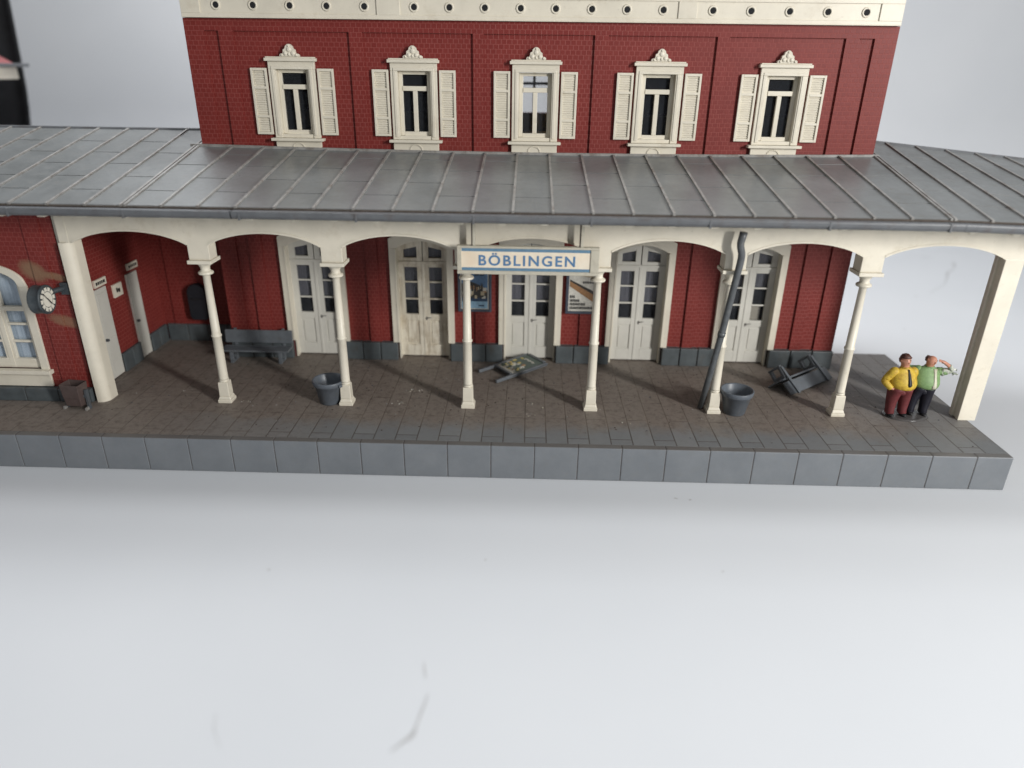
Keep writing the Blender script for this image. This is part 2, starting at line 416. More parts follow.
# frieze with vents
mb = MB(); Y0 = 2.9
fz = [(-6.95, -6.46), (-2.28, -1.73), (4.77, 5.20), (9.42, 9.98)]
mb.box(XL+.03, XRT-.03, Y0+.03, YI, 8.65, 9.6, 'cream')
mb.box(XL+.03, XRT-.03, Y0, Y0+.03, 8.65, 8.745, 'cream'); mb.box(XL+.03, XRT-.03, Y0, Y0+.03, 9.10, 9.6, 'cream')
for i, (a, b) in enumerate(fz): mb.box(a+(.03 if i == 0 else 0), b-(.03 if i == 3 else 0), Y0, Y0+.03, 8.745, 9.10, 'cream')
for x0, x1 in ((XL+.03, XL+.25), (XRT-.25, XRT-.03)): mb.box(x0, x1, YI, YBK, 8.65, 9.6, 'cream')
mb.box(XL+.25, XRT-.25, YBK-.25, YBK, 8.65, 9.6, 'cream'); mb.box(XL-.4, XRT+.4, Y0-.35, YBK+.3, 9.6, 9.72, 'cream')  # last box: unseen lid added to keep the tower interior dark
mb.box(XL+.03, XRT-.03, Y0-.012, Y0+.02, 8.648, 8.672, 'cream')
frz = mb.build('frieze', ST, bevel=.008)
vx = [-6.08, -5.20, -4.33, -3.46, -2.57, -1.40, -.57, .26, 1.10, 1.92, 2.76, 3.58, 4.42, 5.57, 6.45, 7.34, 8.22, 9.11]
# holes sit two to a slight inset; the ring is cream, a flat black disc stands in for the shaded bore
mb = MB(); T = Matrix.Rotation(R(90), 4, 'X')
mb.lathe([(.112, -.01), (.112, .012), (.098, .022), (.076, .022), (.07, .012), (.07, -.01)], 'cream', n=22, mat=T)
mb.lathe([(.066, -.01), (.066, .008)], 'flat_black', n=18, mat=T)
v0 = mb.build('vent_hole', frz)
for i, x in enumerate(vx):
    o = v0 if i == 0 else copy_tree(v0, frz)
    o.location = (x, Y0+.028, 8.92)

# upper windows
def make_window():
    mb = MB(); y = 2.97
    for s in (-1, 1):
        a, b = sorted((s*.40, s*.57)); mb.box(a, b, y, 3.30, 5.97, 7.55, 'cream')
        a, b = sorted((s*.43, s*.50)); mb.box(a, b, y-.02, y, 6.03, 7.55, 'cream')
    mb.box(-.57, .57, y, 3.30, 7.55, 7.73, 'cream'); mb.box(-.50, .50, y-.018, y, 7.55, 7.62, 'cream')
    mb.box(-.63, .63, y-.07, 3.05, 7.73, 7.80, 'cream'); mb.box(-.60, .60, y-.04, 3.05, 7.80, 7.83, 'cream')
    mb.box(-.40, .40, 3.0, 3.30, 5.97, 6.056, 'cream')
    w = mb.build('window', ST, bevel=.012)
    mb = MB()
    for s in (-1, 1):
        a, b = sorted((s*.30, s*.398)); mb.box(a, b, 3.12, 3.2, 6.06, 7.545, 'cream')
    mb.box(-.30, .30, 3.12, 3.2, 6.03, 6.15, 'cream'); mb.box(-.30, .30, 3.12, 3.2, 7.47, 7.545, 'cream')
    mb.box(-.30, .30, 3.10, 3.2, 7.10, 7.21, 'cream'); mb.box(-.055, .055, 3.11, 3.19, 6.15, 7.10, 'cream')
    mb.build('sash', w, bevel=.01)
    mb = MB(); mb.box(-.39, .39, 3.205, 3.215, 6.05, 7.54, 'glass'); mb.build('pane', w)
    mb = MB(); mb.box(-.66, .66, y-.12, 3.20, 5.90, 5.965, 'cream'); mb.box(-.57, .57, y-.01, 3.06, 5.70, 5.90, 'cream')
    n = 10
    for i in range(n):
        a0, a1 = R(180*i/n), R(180*(i+1)/n)
        mb.prism([(.17*math.cos(a0), 5.72+.15*math.sin(a0)), (.17*math.cos(a1), 5.72+.15*math.sin(a1)), (.13*math.cos(a1), 5.72+.11*math.sin(a1)), (.13*math.cos(a0), 5.72+.11*math.sin(a0))], y-.03, y-.01, 'cream')
    mb.build('sill', w, bevel=.01)
    mb = MB()
    half = [(.24, 7.832), (.235, 7.875), (.20, 7.90), (.165, 7.895), (.15, 7.93), (.145, 7.985), (.10, 8.01), (.085, 8.06), (.04, 8.10), (0, 8.11)]
    poly = half + [(-a, b) for a, b in reversed(half[:-1])]
    mb.prism(poly, y-.05, y+.06, 'cream')
    for cx, cz, r in ((0, 7.99, .06), (-.09, 7.90, .05), (.09, 7.90, .05), (0, 7.88, .035), (-.175, 7.865, .03), (.175, 7.865, .03), (0, 8.065, .03)):
        mb.ball((cx, y-.05, cz), (r, .03, r), 'cream', 10, 7)
    mb.build('pediment', w, bevel=.01)
    for s in (-1, 1):
        mb = MB(); x0, x1 = (.62, 1.02); z0, z1 = 6.045, 7.575
        def bx(a, b, *r):
            a, b = sorted((s*a, s*b)); mb.box(a, b, *r)
        yy = 2.975
        bx(x0, x0+.055, yy, yy+.06, z0, z1, 'cream'); bx(x1-.055, x1, yy, yy+.06, z0, z1, 'cream')
        for za, zb in ((z0, z0+.06), (6.44, 6.50), (7.10, 7.16), (z1-.06, z1)): bx(x0+.055, x1-.055, yy, yy+.06, za, zb, 'cream')
        bx(x0+.05, x1-.05, yy+.045, yy+.06, z0, z1, 'cream')
        z = z0+.075
        while z < z1-.08:
            if not (6.40 < z < 6.50 or 7.06 < z < 7.16):
                a, b = sorted((s*(x0+.055), s*(x1-.055)))
                mb.prism([(yy+.018, z), (yy+.045, z+.034), (yy+.045, z)], a, b, 'cream', 'x')
            z += .052
        mb.build('shutter', w, bevel=.006)
    return w
w0 = make_window()
for i, c in enumerate(CX):
    o = w0 if i == 0 else copy_tree(w0, ST)
    o.location = (c, 0, 0)

# plinth of the main wall
edges = [(-6.97, -5.22), (-3.72, -2.22), (-.74, .75), (2.23, 3.74), (5.22, 6.73), (8.21, 10.0)]
for a, b in edges:
    mb = MB(); n = max(2, round((b-a)/.52)); w = (b-a)/n
    for i in range(n): mb.box(a+i*w+.012, a+(i+1)*w-.012, 2.88+.012*((i*7+int(a*3)) % 2), 3.2, .0, .52, 'plinth')
    mb.box(a+.01, b-.01, 2.93, 3.0, .001, .515, 'grime')
    mb.build('plinth', ST, bevel=.02)

# doors
def make_door(mat, idx):
    c = CX[idx]; mb = MB(); yl = 3.22
    for s in (-1, 1):
        def bx(a, b, *r):
            a, b = sorted((s*a, s*b)); mb.box(a, b, *r)
        bx(.012, .16, yl, yl+.08, .035, 2.74, mat); bx(.52, .70, yl, yl+.08, .035, 2.74, mat)
        for za, zb in ((.035, .37), (1.10, 1.28), (2.63, 2.74)): bx(.16, .52, yl, yl+.08, za, zb, mat)
        for zb in (1.725, 2.21): bx(.16, .52, yl+.005, yl+.07, zb-.02, zb+.02, mat)
        bx(.16, .52, yl+.03, yl+.07, .37, 1.10, mat); bx(.20, .48, yl+.012, yl+.03, .42, 1.05, mat)
        # transom light
        bx(.012, .16, yl, yl+.08, 2.80, 3.46, mat); bx(.52, .70, yl, yl+.08, 2.80, 3.46, mat); bx(.16, .52, yl, yl+.08, 2.80, 2.89, mat)
        poly = [(s*.16, 3.195), (s*.16, 3.46), (s*.52, 3.46), (s*.52, 3.115)]
        mb.prism(poly, yl, yl+.08, mat)
    mb.box(-.70, .70, yl-.03, yl+.05, 2.74, 2.80, mat); mb.box(-.035, .035, yl-.015, yl, .04, 2.74, mat)
    d = mb.build('door', ST, bevel=.01); d.location = (c, 0, 0)
    mb = MB()
    for s in (-1, 1):
        a, b = sorted((s*.68, s*.865)); mb.box(a, b, 2.95, 3.31, .52, 3.198, 'cream')
        a, b = sorted((s*.68, s*.75)); mb.box(a, b, 3.06, 3.31, .0, .519, 'cream')
        a, b = sorted((s*.69, s*.73)); mb.box(a, b, 2.935, 2.95, .53, 3.19, 'cream')
    xs = [-.865+i*1.73/24 for i in range(25)]
    lo = lambda x: (3.20+.20*(1-(x/.68)**2)) if abs(x) < .68 else 3.20
    hi = lambda x: 3.46+.22*(1-(x/.865)**2)
    mb.strip(xs, lo, hi, 2.95, 3.31, 'cream')
    mb.build('surround', d)
    mb = MB(); mb.box(-.68, .68, yl+.084, yl+.092, 1.2, 3.3, 'glass'); mb.build('pane', d)
    mb = MB()
    mb.box(-.66, .66, yl+.12, yl+.14, 1.70 if idx != 4 else 2.2, 3.3, 'curtain')
    if idx == 4: mb.box(.2, .45, yl+.12, yl+.14, 1.27, 1.7, 'cream')
    mb.build('curtain', d)
    mb = MB(); mb.tube([(.05, yl-.03, 1.17), (.12, yl-.045, 1.185), (.20, yl-.04, 1.195)], .014, 'seam'); mb.box(.045, .085, yl-.03, yl, 1.12, 1.21, 'seam'); mb.build('handle', d)
    if idx == 1: d['label'] = 'double door streaked with brown glue stains'
    return d
for i in range(5): make_door('cream_stained' if i == 1 else 'white_door', i)

# recess behind the left arch and the wing
XW = -9.48
mb = MB()
mb.box(XW-.02, XL, 4.2, 4.4, 0, 5.5, 'brick')
for a in (-9.0, -8.0): mb.box(a-.14, a+.14, 4.16, 4.2, .52, 5.2, 'brick')
# wing side wall with two door openings
for y0, y1, z0 in ((.12, 1.05, 0), (1.62, 2.62, 0), (3.15, 4.2, 0)): mb.box(XW-.25, XW, y0, y1, z0, 5.0, 'brick')
for y0, y1 in ((1.05, 1.62), (2.62, 3.15)): mb.box(XW-.25, XW, y0, y1, 2.42, 5.0, 'brick')
mb.box(XW, XW+.03, 3.45, 3.75, .52, 4.9, 'brick')
# wing front wall with arched window opening
YWG = -.1; wc, ww, wz0, wzs, wr = -11.12, .80, .80, 2.86, .40
mb.box(-17, wc-ww, YWG, YWG+.25, 0, 4.62, 'brick'); mb.box(wc+ww, XW+.22, YWG, YWG+.25, 0, 4.62, 'brick')
mb.box(wc-ww, wc+ww, YWG, YWG+.25, 0, wz0, 'brick')
arch = lambda x, w=ww, r=wr, z=wzs: z + r*math.sqrt(max(0, 1-((x-wc)/w)**2))
xs = [wc-ww+i*2*ww/24 for i in range(25)]
mb.strip(xs, lambda x: arch(x), lambda x: 4.62, YWG, YWG+.25, 'brick')
mb.box(-17, -12.7, YWG-.05, YWG, .4, 4.6, 'brick'); mb.box(-9.95, -9.55, YWG-.03, YWG, .36, 4.6, 'brick')
mb.box(-17, -16.7, .15, 8, 0, 4.62, 'brick'); mb.box(-17, XL, 7.8, 8.05, 0, 4.62, 'brick'); mb.box(XW-.25, XW, 4.4, 7.8, 0, 4.62, 'brick')
mb.build('wing_wall', ST)
mb = MB(); mb.box(-16.6, -9.23, -.25, -.1, .001, .34, 'grime')
for k in range(9):
    a = -9.22-.82*(k+1); mb.box(a+.008, a+.812, -.27, -.1, 0, .345, 'plinth')
mb.build('wing_plinth', ST, bevel=.02)
for y0, y1 in ((.2, 1.03), (1.64, 2.60), (3.17, 4.12)):
    mb = MB(); mb.box(XW, XW+.07, y0+.01, y1-.01, .001, .515, 'grime')
    n = max(1, round((y1-y0)/.55)); w = (y1-y0)/n
    for i in range(n): mb.box(XW, XW+.09, y0+i*w+.01, y0+(i+1)*w-.01, 0, .52, 'plinth')
    mb.build('wing_plinth', ST, bevel=.02)
mb = MB(); n = 4; w = (XL-XW-.1)/n; mb.box(XW+.12, XL-.01, 4.12, 4.19, .001, .515, 'grime')
for i in range(n): mb.box(XW+.1+i*w+.01, XW+.1+(i+1)*w-.01, 4.1, 4.2, 0, .52, 'plinth')
mb.build('wing_plinth', ST, bevel=.02)
for i, (y0, y1) in enumerate(((1.05, 1.62), (2.62, 3.15))):
    mb = MB(); mb.box(XW-.08, XW+.05, y0, y1, .03, 2.42, 'white_door'); mb.box(XW+.05, XW+.062, y0+.08, y1-.08, .2, 1.1, 'white_door'); mb.box(XW+.05, XW+.062, y0+.08, y1-.08, 1.25, 2.3, 'white_door')
    o = mb.build('side_door', ST, bevel=.012)
    mb = MB(); mb.box(XW+.06, XW+.13, y0+.04, y0+.10, 1.08, 1.14, 'grey_dark'); mb.build('handle', o)
# wing window
mb = MB()
wo = ww+.13
mb.strip([wc-wo+i*2*wo/30 for i in range(31)], lambda x: max(wzs, wzs+wr*math.sqrt(max(0, 1-((x-wc)/(ww-.06))**2))) if abs(x-wc) < ww-.06 else wzs, lambda x: wzs+.02+(wr+.14)*math.sqrt(max(0, 1-((x-wc)/wo)**2)), YWG-.05, YWG+.2, 'cream')
for s in (-1, 1):
    a, b = sorted((wc+s*(ww-.06), wc+s*wo)); mb.box(a, b, YWG-.05, YWG+.2, wz0, wzs, 'cream')
    a, b = sorted((wc+s*.62, wc+s*(ww-.06))); mb.box(a, b, YWG+.06, YWG+.16, wz0, wzs+.3, 'cream')
    a, b = sorted((wc+s*.06, wc+s*.13)); mb.box(a, b, YWG+.07, YWG+.16, wz0, 3.3, 'cream')
mb.box(wc-.06, wc+.06, YWG+.05, YWG+.16, wz0, 3.3, 'cream')
mb.box(wc-.74, wc+.74, YWG+.055, YWG+.165, wz0, wz0+.24, 'cream'); mb.box(wc-.74, wc+.74, YWG+.055, YWG+.165, 2.25, 2.36, 'cream')
for z in (1.48, 1.92): mb.box(wc-.74, wc+.74, YWG+.075, YWG+.155, z-.028, z+.028, 'cream')
ww_o = mb.build('arched_window', ST, bevel=.01)
mb = MB(); mb.box(wc-.74, wc+.74, YWG+.170, YWG+.178, wz0+.1, 3.32, 'glass_clear'); mb.build('pane', ww_o)
mb = MB(); mb.box(wc-.74, wc+.74, YWG+.185, YWG+.20, wz0+.1, 3.32, 'curtain_blue'); mb.build('curtain', ww_o)
mb = MB(); mb.box(wc-1.0, wc+1.0, YWG-.16, YWG+.06, .70, .80, 'cream'); mb.box(wc-.93, wc+.93, YWG-.06, YWG, .36, .70, 'cream'); mb.build('sill', ww_o, bevel=.012)

# arcade beam, blocks, columns, pillars
COLX = [-6, -3, 0, 3, 6, 9]
spr = 3.93
ar = [(-8.83, -6.24)] + [(a+.24, a+2.76) for a in COLX[:-1]] + [(9.24, 11.85)]
def lo(x):
    for a, b in ar:
        if a < x < b:
            t = (2*x-a-b)/(b-a); r = 1.25
            return 3.95 + .285*(math.sqrt(r*r-t*t)-math.sqrt(r*r-1))/(r-math.sqrt(r*r-1))
    return 3.95
xs = [-9.11]
for a, b in ar: xs += [a+(b-a)*i/32 for i in range(33)]
xs += [12.3]
mb = MB(); mb.strip(xs, lo, lambda x: 4.70, -.2, .2, 'cream')
mb.build('arcade_beam', ST)
mb = MB()
# flat moulding lip that follows the arches
for a, b in ar:
    p = [a+(b-a)*i/32 for i in range(33)]
    mb.strip(p, lambda x: lo(x)+.002 if False else (lo(x)-.012), lambda x: lo(x)+.035, -.213, -.2, 'cream')
mb.build('arch_moulding', ST)
def make_column():
    mb = MB()
    mb.lathe([(.118, .60), (.108, .63), (.104, 1.70), (.122, 1.715), (.122, 1.745), (.102, 1.76), (.082, 3.20), (.10, 3.215), (.16, 3.235), (.175, 3.265), (.16, 3.295), (.12, 3.31), (.105, 3.35), (.11, 3.40), (.145, 3.46), (.215, 3.514)], 'cream', n=24)
    c = mb.build('column', ST)
    mb = MB()
    def fr(h0, z0, h1, z1): mb.hexa([(-h0, -h0, z0), (h0, -h0, z0), (h0, h0, z0), (-h0, h0, z0), (-h1, -h1, z1), (h1, -h1, z1), (h1, h1, z1), (-h1, h1, z1)], 'cream')
    fr(.168, 0, .168, .09); fr(.155, .09, .128, .17); fr(.128, .17, .12, .54)
    mb.lathe([(.115, .535), (.122, .57), (.112, .60)], 'cream', n=24)
    mb.build('base', c, bevel=.018, seg=3)
    mb = MB(); mb.box(-.275, .275, -.265, .265, 3.515, 3.598, 'cream'); mb.box(-.24, .24, -.199, .199, 3.598, 4.06, 'cream')
    mb.build('capital', c, bevel=.012, seg=2)
    return c
c0 = make_column()
for i, x in enumerate(COLX):
    o = c0 if i == 0 else copy_tree(c0, ST)
    o.location = (x, 0, 0)
# left pillar: flat on its left, rounded towards the arch
mb = MB()
arc = [(-8.86-.20+.20*math.sin(R(a)), -.25+.20-.20*math.cos(R(a))) for a in range(0, 91, 9)]
mb.prism([(-9.12, -.25)] + arc + [(-8.86, .2), (-9.12, .2)], 0, 3.94, 'cream', 'z')
mb.box(-9.11, -8.90, -.208, .19, 3.942, 4.62, 'cream')
mb.box(-9.21, -9.122, -.135, .05, .35, 4.62, 'cream')
mb.build('pillar', ST)
mb = MB()
mb.box(11.86, 12.28, -.2, -.08, 0, 3.95, 'cream'); mb.box(11.90, 12.28, -.08, .06, 0, 3.95, 'cream'); mb.box(11.85, 12.28, .06, .18, 0, 3.95, 'cream')
mb.box(11.93, 12.25, .18, .30, 0, 4.5, 'cream')
mb.prism([(12.285, 3.92), (12.38, 4.08), (12.65, 4.2), (13.4, 4.26), (13.4, 4.62), (12.285, 4.62)], -.16, .14, 'cream')
mb.build('pillar', ST, bevel=.012)

# canopy roof
SL = .2075
def rz(y): return 4.93+SL*(y+1)
def sag(c):
    if c.x > 10.0:
        t = max(0, min(1, (c.y+1)/5.3))
        return (c.x, c.y, c.z-.095*(c.x-10.0)*(.28+.72*t))
    u = (c.x-1.8)/8.6                     # the long middle sheet hangs a little along the wall
    if abs(u) < 1: return (c.x, c.y, c.z-.085*(1-u*u)*max(0, min(1, (c.y+1)/4)))
    return tuple(c)
RY = 4.3
seams = [XL-.1-.8*i for i in range(12, 0, -1)] + [-7.05] + [-6.15+.803*i for i in range(20)] + [10.03] + [10.03+.8*i for i in range(1, 7)]
seams = sorted(seams); xl, xr = seams[0]-.4, 14.9
mb = MB()
def slab(x0, x1, y0, y1, za, zb, m, lift=0.0):
    mb.hexa([(fan(x0, y0), y0, rz(y0)+za), (fan(x1, y0), y0, rz(y0)+za), (fan(x1, y1), y1, rz(y1)+za), (fan(x0, y1), y1, rz(y1)+za),
             (fan(x0, y0), y0, rz(y0)+zb+lift), (fan(x1, y0), y0, rz(y0)+zb+lift), (fan(x1, y1), y1, rz(y1)+zb), (fan(x0, y1), y1, rz(y1)+zb)], m)
def fan(x, y):      # the seams of the middle roof spread slightly towards the eaves
    u = (x-1.5)/8.55
    return x+.25*u*max(0, 1-abs(u)**5)*(2.97-y)/3.97 if abs(u) < 1 else x
strips = list(zip([xl]+seams, seams+[xr]))
for i, (a, b) in enumerate(strips):
    y1 = RY if (b < -7.0 or a > 10.0) else 2.99
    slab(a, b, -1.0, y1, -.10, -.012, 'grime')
    laps = [2.35, .70] if i % 2 == 0 else [3.2, 1.55, -.12]
    ys = [-.975] + sorted(q for q in laps if q < y1-.15) + [y1]
    for p, q in zip(ys, ys[1:]):
        slab(a+.024, b-.024, p+.011, q-.011, -.03, -.003, 'roof', .004)
for x in seams:
    y1 = RY if (x < -7.0 or x > 9.99) else 2.97
    if abs(x+7.05) < .01 or abs(x-10.03) < .01:
        for d in (-.045, .045): slab(x+d-.026, x+d+.026, -1.01, y1, -.012, .032, 'seam')
    else: slab(x-.026, x+.026, -1.005, y1, -.012, .035, 'seam')
# flashing along the tower foot
for i in range(24): mb.box(-7.22+17.3*i/24, -7.22+17.3*(i+1)/24, 2.90, 2.998, rz(2.9)-.02, rz(3)+.035, 'seam')
roof = mb.build('canopy_roof', ST, fn=sag)
mb = MB()
def rcap(x0, x1, n):
    for i in range(n):
        a = x0+(x1-x0)*i/n; b = x0+(x1-x0)*(i+1)/n
        mb.hexa([(a, RY-.10, rz(RY)-.05), (b, RY-.10, rz(RY)-.05), (b, RY+.14, rz(RY)-.12), (a, RY+.14, rz(RY)-.12), (a, RY-.06, rz(RY)+.03), (b, RY-.06, rz(RY)+.03), (b, RY+.06, rz(RY)+.035), (a, RY+.06, rz(RY)+.035)], 'gutter')
rcap(xl, XL-.02, 1); mb.build('ridge_cap', roof, fn=sag)
mb = MB(); rcap(XRT+.02, xr, 6); mb.build('ridge_cap', roof, fn=sag)
mb = MB()   # rear slope of the wing roof
mb.hexa([(xl, RY, rz(RY)-.1), (XL-.02, RY, rz(RY)-.1), (XL-.02, 8.3, 5.15), (xl, 8.3, 5.15), (xl, RY, rz(RY)-.02), (XL-.02, RY, rz(RY)-.02), (XL-.02, 8.3, 5.23), (xl, 8.3, 5.23)], 'roof')
mb.build('rear_slope', roof)
# gutter in three lengths, with collars
mb = MB()
def gut(x0, x1, dz, n=1):
    for i in range(n):
        a, b = x0+(x1-x0)*i/n, x0+(x1-x0)*(i+1)/n
        P = [(-1.02, 4.865), (-1.035, 4.89), (-1.20, 4.885), (-1.215, 4.85), (-1.205, 4.79), (-1.17, 4.735), (-1.10, 4.715), (-1.03, 4.735)]
        A = [mb.bm.verts.new((a, y, z+dz)) for y, z in P]; B = [mb.bm.verts.new((b, y, z+dz)) for y, z in P]
        for k in range(len(P)): mb.face([A[k], B[k], B[(k+1) % len(P)], A[(k+1) % len(P)]], 'gutter', False)
        if i == 0: mb.face(A, 'gutter')
        if i == n-1: mb.face(B, 'gutter')
gut(xl, -4.75, .0); gut(-4.72, 7.6, .004); gut(7.57, 10.2, .0); gut(10.2, xr, 0, 6)
x = -14.2
while x < xr-.1:
    mb.box(x-.022, x+.022, -1.219, -1.02, 4.712, 4.889, 'gutter'); x += 2.41
mb.build('gutter', ST, bevel=.008, fn=sag)
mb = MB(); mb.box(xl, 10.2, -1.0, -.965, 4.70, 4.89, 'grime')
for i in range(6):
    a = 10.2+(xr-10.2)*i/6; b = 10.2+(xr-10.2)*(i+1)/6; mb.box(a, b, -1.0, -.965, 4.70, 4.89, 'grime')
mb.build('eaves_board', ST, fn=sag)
mb = MB()
mb.box(-.10, .10, -.92, -.2, 4.61, 4.80, 'cream'); r0 = mb.build('rafter_end', ST, bevel=.05, seg=3)
i = 0; x = -15.1
while x < 12.3:
    o = r0 if i == 0 else copy_tree(r0, ST)
    o.location = (x, 0, .03 if x < 10 else .03-.03*(x-10)); o.rotation_euler = (0, 0, 0); x += .885; i += 1

# ------------------------------------------------------------------ station name sign
sg = empty('station_sign', 'cream station name board lettered BÖBLINGEN in blue, hung from the gutter', 'sign', (1.395, -.45, 3.48))
def loc(o): return lambda c: (c.x-1.395, c.y+.45, c.z-3.48)
mb = MB()
mb.box(-.16, 2.95, -.46, -.36, 3.48, 4.105, 'sign_frame')
mb.box(-.16, 2.95, -.50, -.46, 4.055, 4.105, 'sign_frame'); mb.box(-.16, 2.95, -.50, -.46, 3.48, 3.555, 'sign_frame')
mb.box(-.16, -.06, -.50, -.46, 3.555, 4.055, 'sign_frame'); mb.box(2.76, 2.95, -.50, -.46, 3.555, 4.055, 'sign_frame')
mb.build('frame', sg, bevel=.012, fn=loc(sg))
mb = MB()
mb.box(-.06, 2.76, -.474, -.4605, 3.555, 4.055, 'sign_white')
mb.box(-.055, 2.755, -.478, -.474, 3.985, 4.05, 'blue'); mb.box(-.055, 2.755, -.478, -.474, 3.56, 3.625, 'blue')
text_mesh(mb, 'BÖBLINGEN', .315, 2.43, 3.682, .218, -.479, 'blue_ink', .024, 1.25)
mb.build('name_panel', sg, fn=loc(sg))
for x in (.20, 2.55):
    mb = MB(); mb.box(x-.045, x-.015, -.46, -.40, 4.105, 4.72, 'grime'); mb.box(x-.015, x+.045, -.47, -.40, 4.105, 4.72, 'sign_frame')
    mb.build('hanger', sg, fn=loc(sg))

# ------------------------------------------------------------------ poster cases
def poster(x0, x1, z0, z1, label):
    cx, cz = (x0+x1)/2, z0
    p = empty('poster_case', label, 'poster', (cx, 2.97, cz), group='poster cases beside the middle door')
    mb = MB(); w = (x1-x0)/2; h = z1-z0
    mb.box(-w, w, 0, .085, 0, h, 'frame_blue')
    for a, b, c, d in ((-w, w, 0, .07), (-w, w, h-.07, h), (-w, -w+.07, .07, h-.07), (w-.07, w, .07, h-.07)): mb.box(a, b, -.03, 0, c, d, 'frame_blue')
    mb.build('frame', p, bevel=.01)
    return p, w, h
p1, w, h = poster(-.50, .42, 1.47, 2.75, 'blue poster of a waterside town in a dark frame, left of the middle door')
mb = MB(); W = w-.075
def flat(x0, x1, z0, z1, m, l=1): mb.box(x0, x1, -.004*l, -.001 if l == 1 else -.004*(l-1)-.0005, z0, z1, m)
flat(-W, W, .075, h-.075, 'p_pale'); flat(-W+.03, W-.03, .10, h-.1, 'p_sky', 2)
flat(-W+.03, W-.03, .10, .30, 'p_lblue', 3); flat(-W+.03, W-.03, .30, .40, 'p_deep', 3)
random.seed(5)
mb.prism([(-W+.03, .40), (W-.03, .40), (W-.03, .62), (.1, .78), (-.1, .86), (-W+.03, .80)], -.018, -.0125, 'p_dark')
for i in range(34):
    x = random.uniform(-W+.04, W-.14); z = random.uniform(.38, .66); ww_ = random.uniform(.04, .12)
    flat(x, x+ww_, z, z+random.uniform(.04, .13), random.choice(['p_sand', 'p_dark', 'p_pale', 'p_brown', 'p_dark', 'p_sand']), 5.5+i*.15)
for x, zt in ((-.2, .95), (-.06, .88), (.02, .80), (.2, .84)): mb.prism([(x-.03, .6), (x+.03, .6), (x+.02, zt-.08), (x, zt), (x-.02, zt-.08)], -.048, -.046, 'p_dark')
flat(.0, .12, 1.02, 1.10, 'p_deep', 3); flat(.14, .26, 1.02, 1.10, 'p_deep', 3); flat(.1, .26, .16, .2, 'p_deep', 4)
mb.build('picture', p1)
p2, w, h = poster(2.46, 3.36, 1.47, 2.78, 'white poster with a brown diagonal band, blue frame, right of the middle door')
mb = MB(); W = w-.075
flat(-W, W, .075, h-.075, 'p_paper'); 
mb.prism([(-W+.02, .92), (-W+.02, .78), (W-.02, .30), (W-.02, .52)], -.010, -.0045, 'p_brown')
mb.prism([(-W+.02, .97), (-W+.02, .92), (W-.02, .52), (W-.02, .62)], -.010, -.0045, 'p_dark')
mb.prism([(-W+.02, 1.2), (-W+.02, 1.12), (W-.02, 1.0), (W-.02, 1.14)], -.010, -.0045, 'p_sand')
random.seed(3)
for z, x1 in ((.13, .30), (.235, .10), (.34, -.08), (.45, -.2)):
    x = -W+.04
    while x < x1:
        a = random.uniform(.018, .04); flat(x, x+a, z, z+.075, 'p_ink', 3); x += a+.014
x = .0
while x < .3: flat(x, x+.03, .86, .92, 'p_ink', 3); x += .045
mb.build('picture', p2)

# ------------------------------------------------------------------ signs in the left recess
def plate(y0, y1, z0, z1, label, bars, grp=None):
    p = empty('wall_plate', label, 'plate', (XW+.03, (y0+y1)/2, z0), group=grp)
    mb = MB(); w = (y1-y0)/2; h = z1-z0
    mb.box(-.03, .02, -w, w, 0, h, 'cream'); 
    for a, b, c, d in bars: mb.box(.02, .024, a*w, b*w, c*h, d*h, 'p_ink')
    mb.build('board', p, bevel=.006)
g = 'name plates over the side doors'
plate(1.18, 1.70, 2.46, 2.65, 'small cream name plate over the front side door', [(-.8, -.55, .3, .7), (-.48, -.25, .3, .7), (-.18, .05, .3, .7), (.12, .35, .3, .7), (.42, .75, .3, .7)], g)
plate(2.76, 3.28, 2.50, 2.68, 'small cream name plate over the rear side door in deep shade', [(-.8, -.5, .3, .7), (-.42, -.2, .3, .7), (-.12, .1, .3, .7), (.18, .4, .3, .7), (.48, .8, .3, .7)], g)
plate(1.92, 2.33, 1.99, 2.33, 'square cream notice between the two side doors', [(-.45, -.1, .35, .7), (.0, .4, .3, .6), (-.3, .3, .45, .55)])
# dark rounded box on the rear recess wall
lb = empty('letter_box', 'dark round-topped wall box in the shaded corner of the left recess', 'letter box', (-8.30, 4.18, .70))
mb = MB(); poly = [(-.27, .12), (-.2, 0), (.2, 0), (.27, .12), (.27, .82)] + [(.27*math.cos(R(a)), .82+.27*math.sin(R(a))) for a in range(10, 180, 14)] + [(-.27, .82)]
mb.prism(poly, -.2, 0, 'letter_box'); mb.build('body', lb, bevel=.03)
mb = MB(); mb.box(-.17, .17, -.215, -.2, .62, .68, 'black'); mb.build('slot', lb)

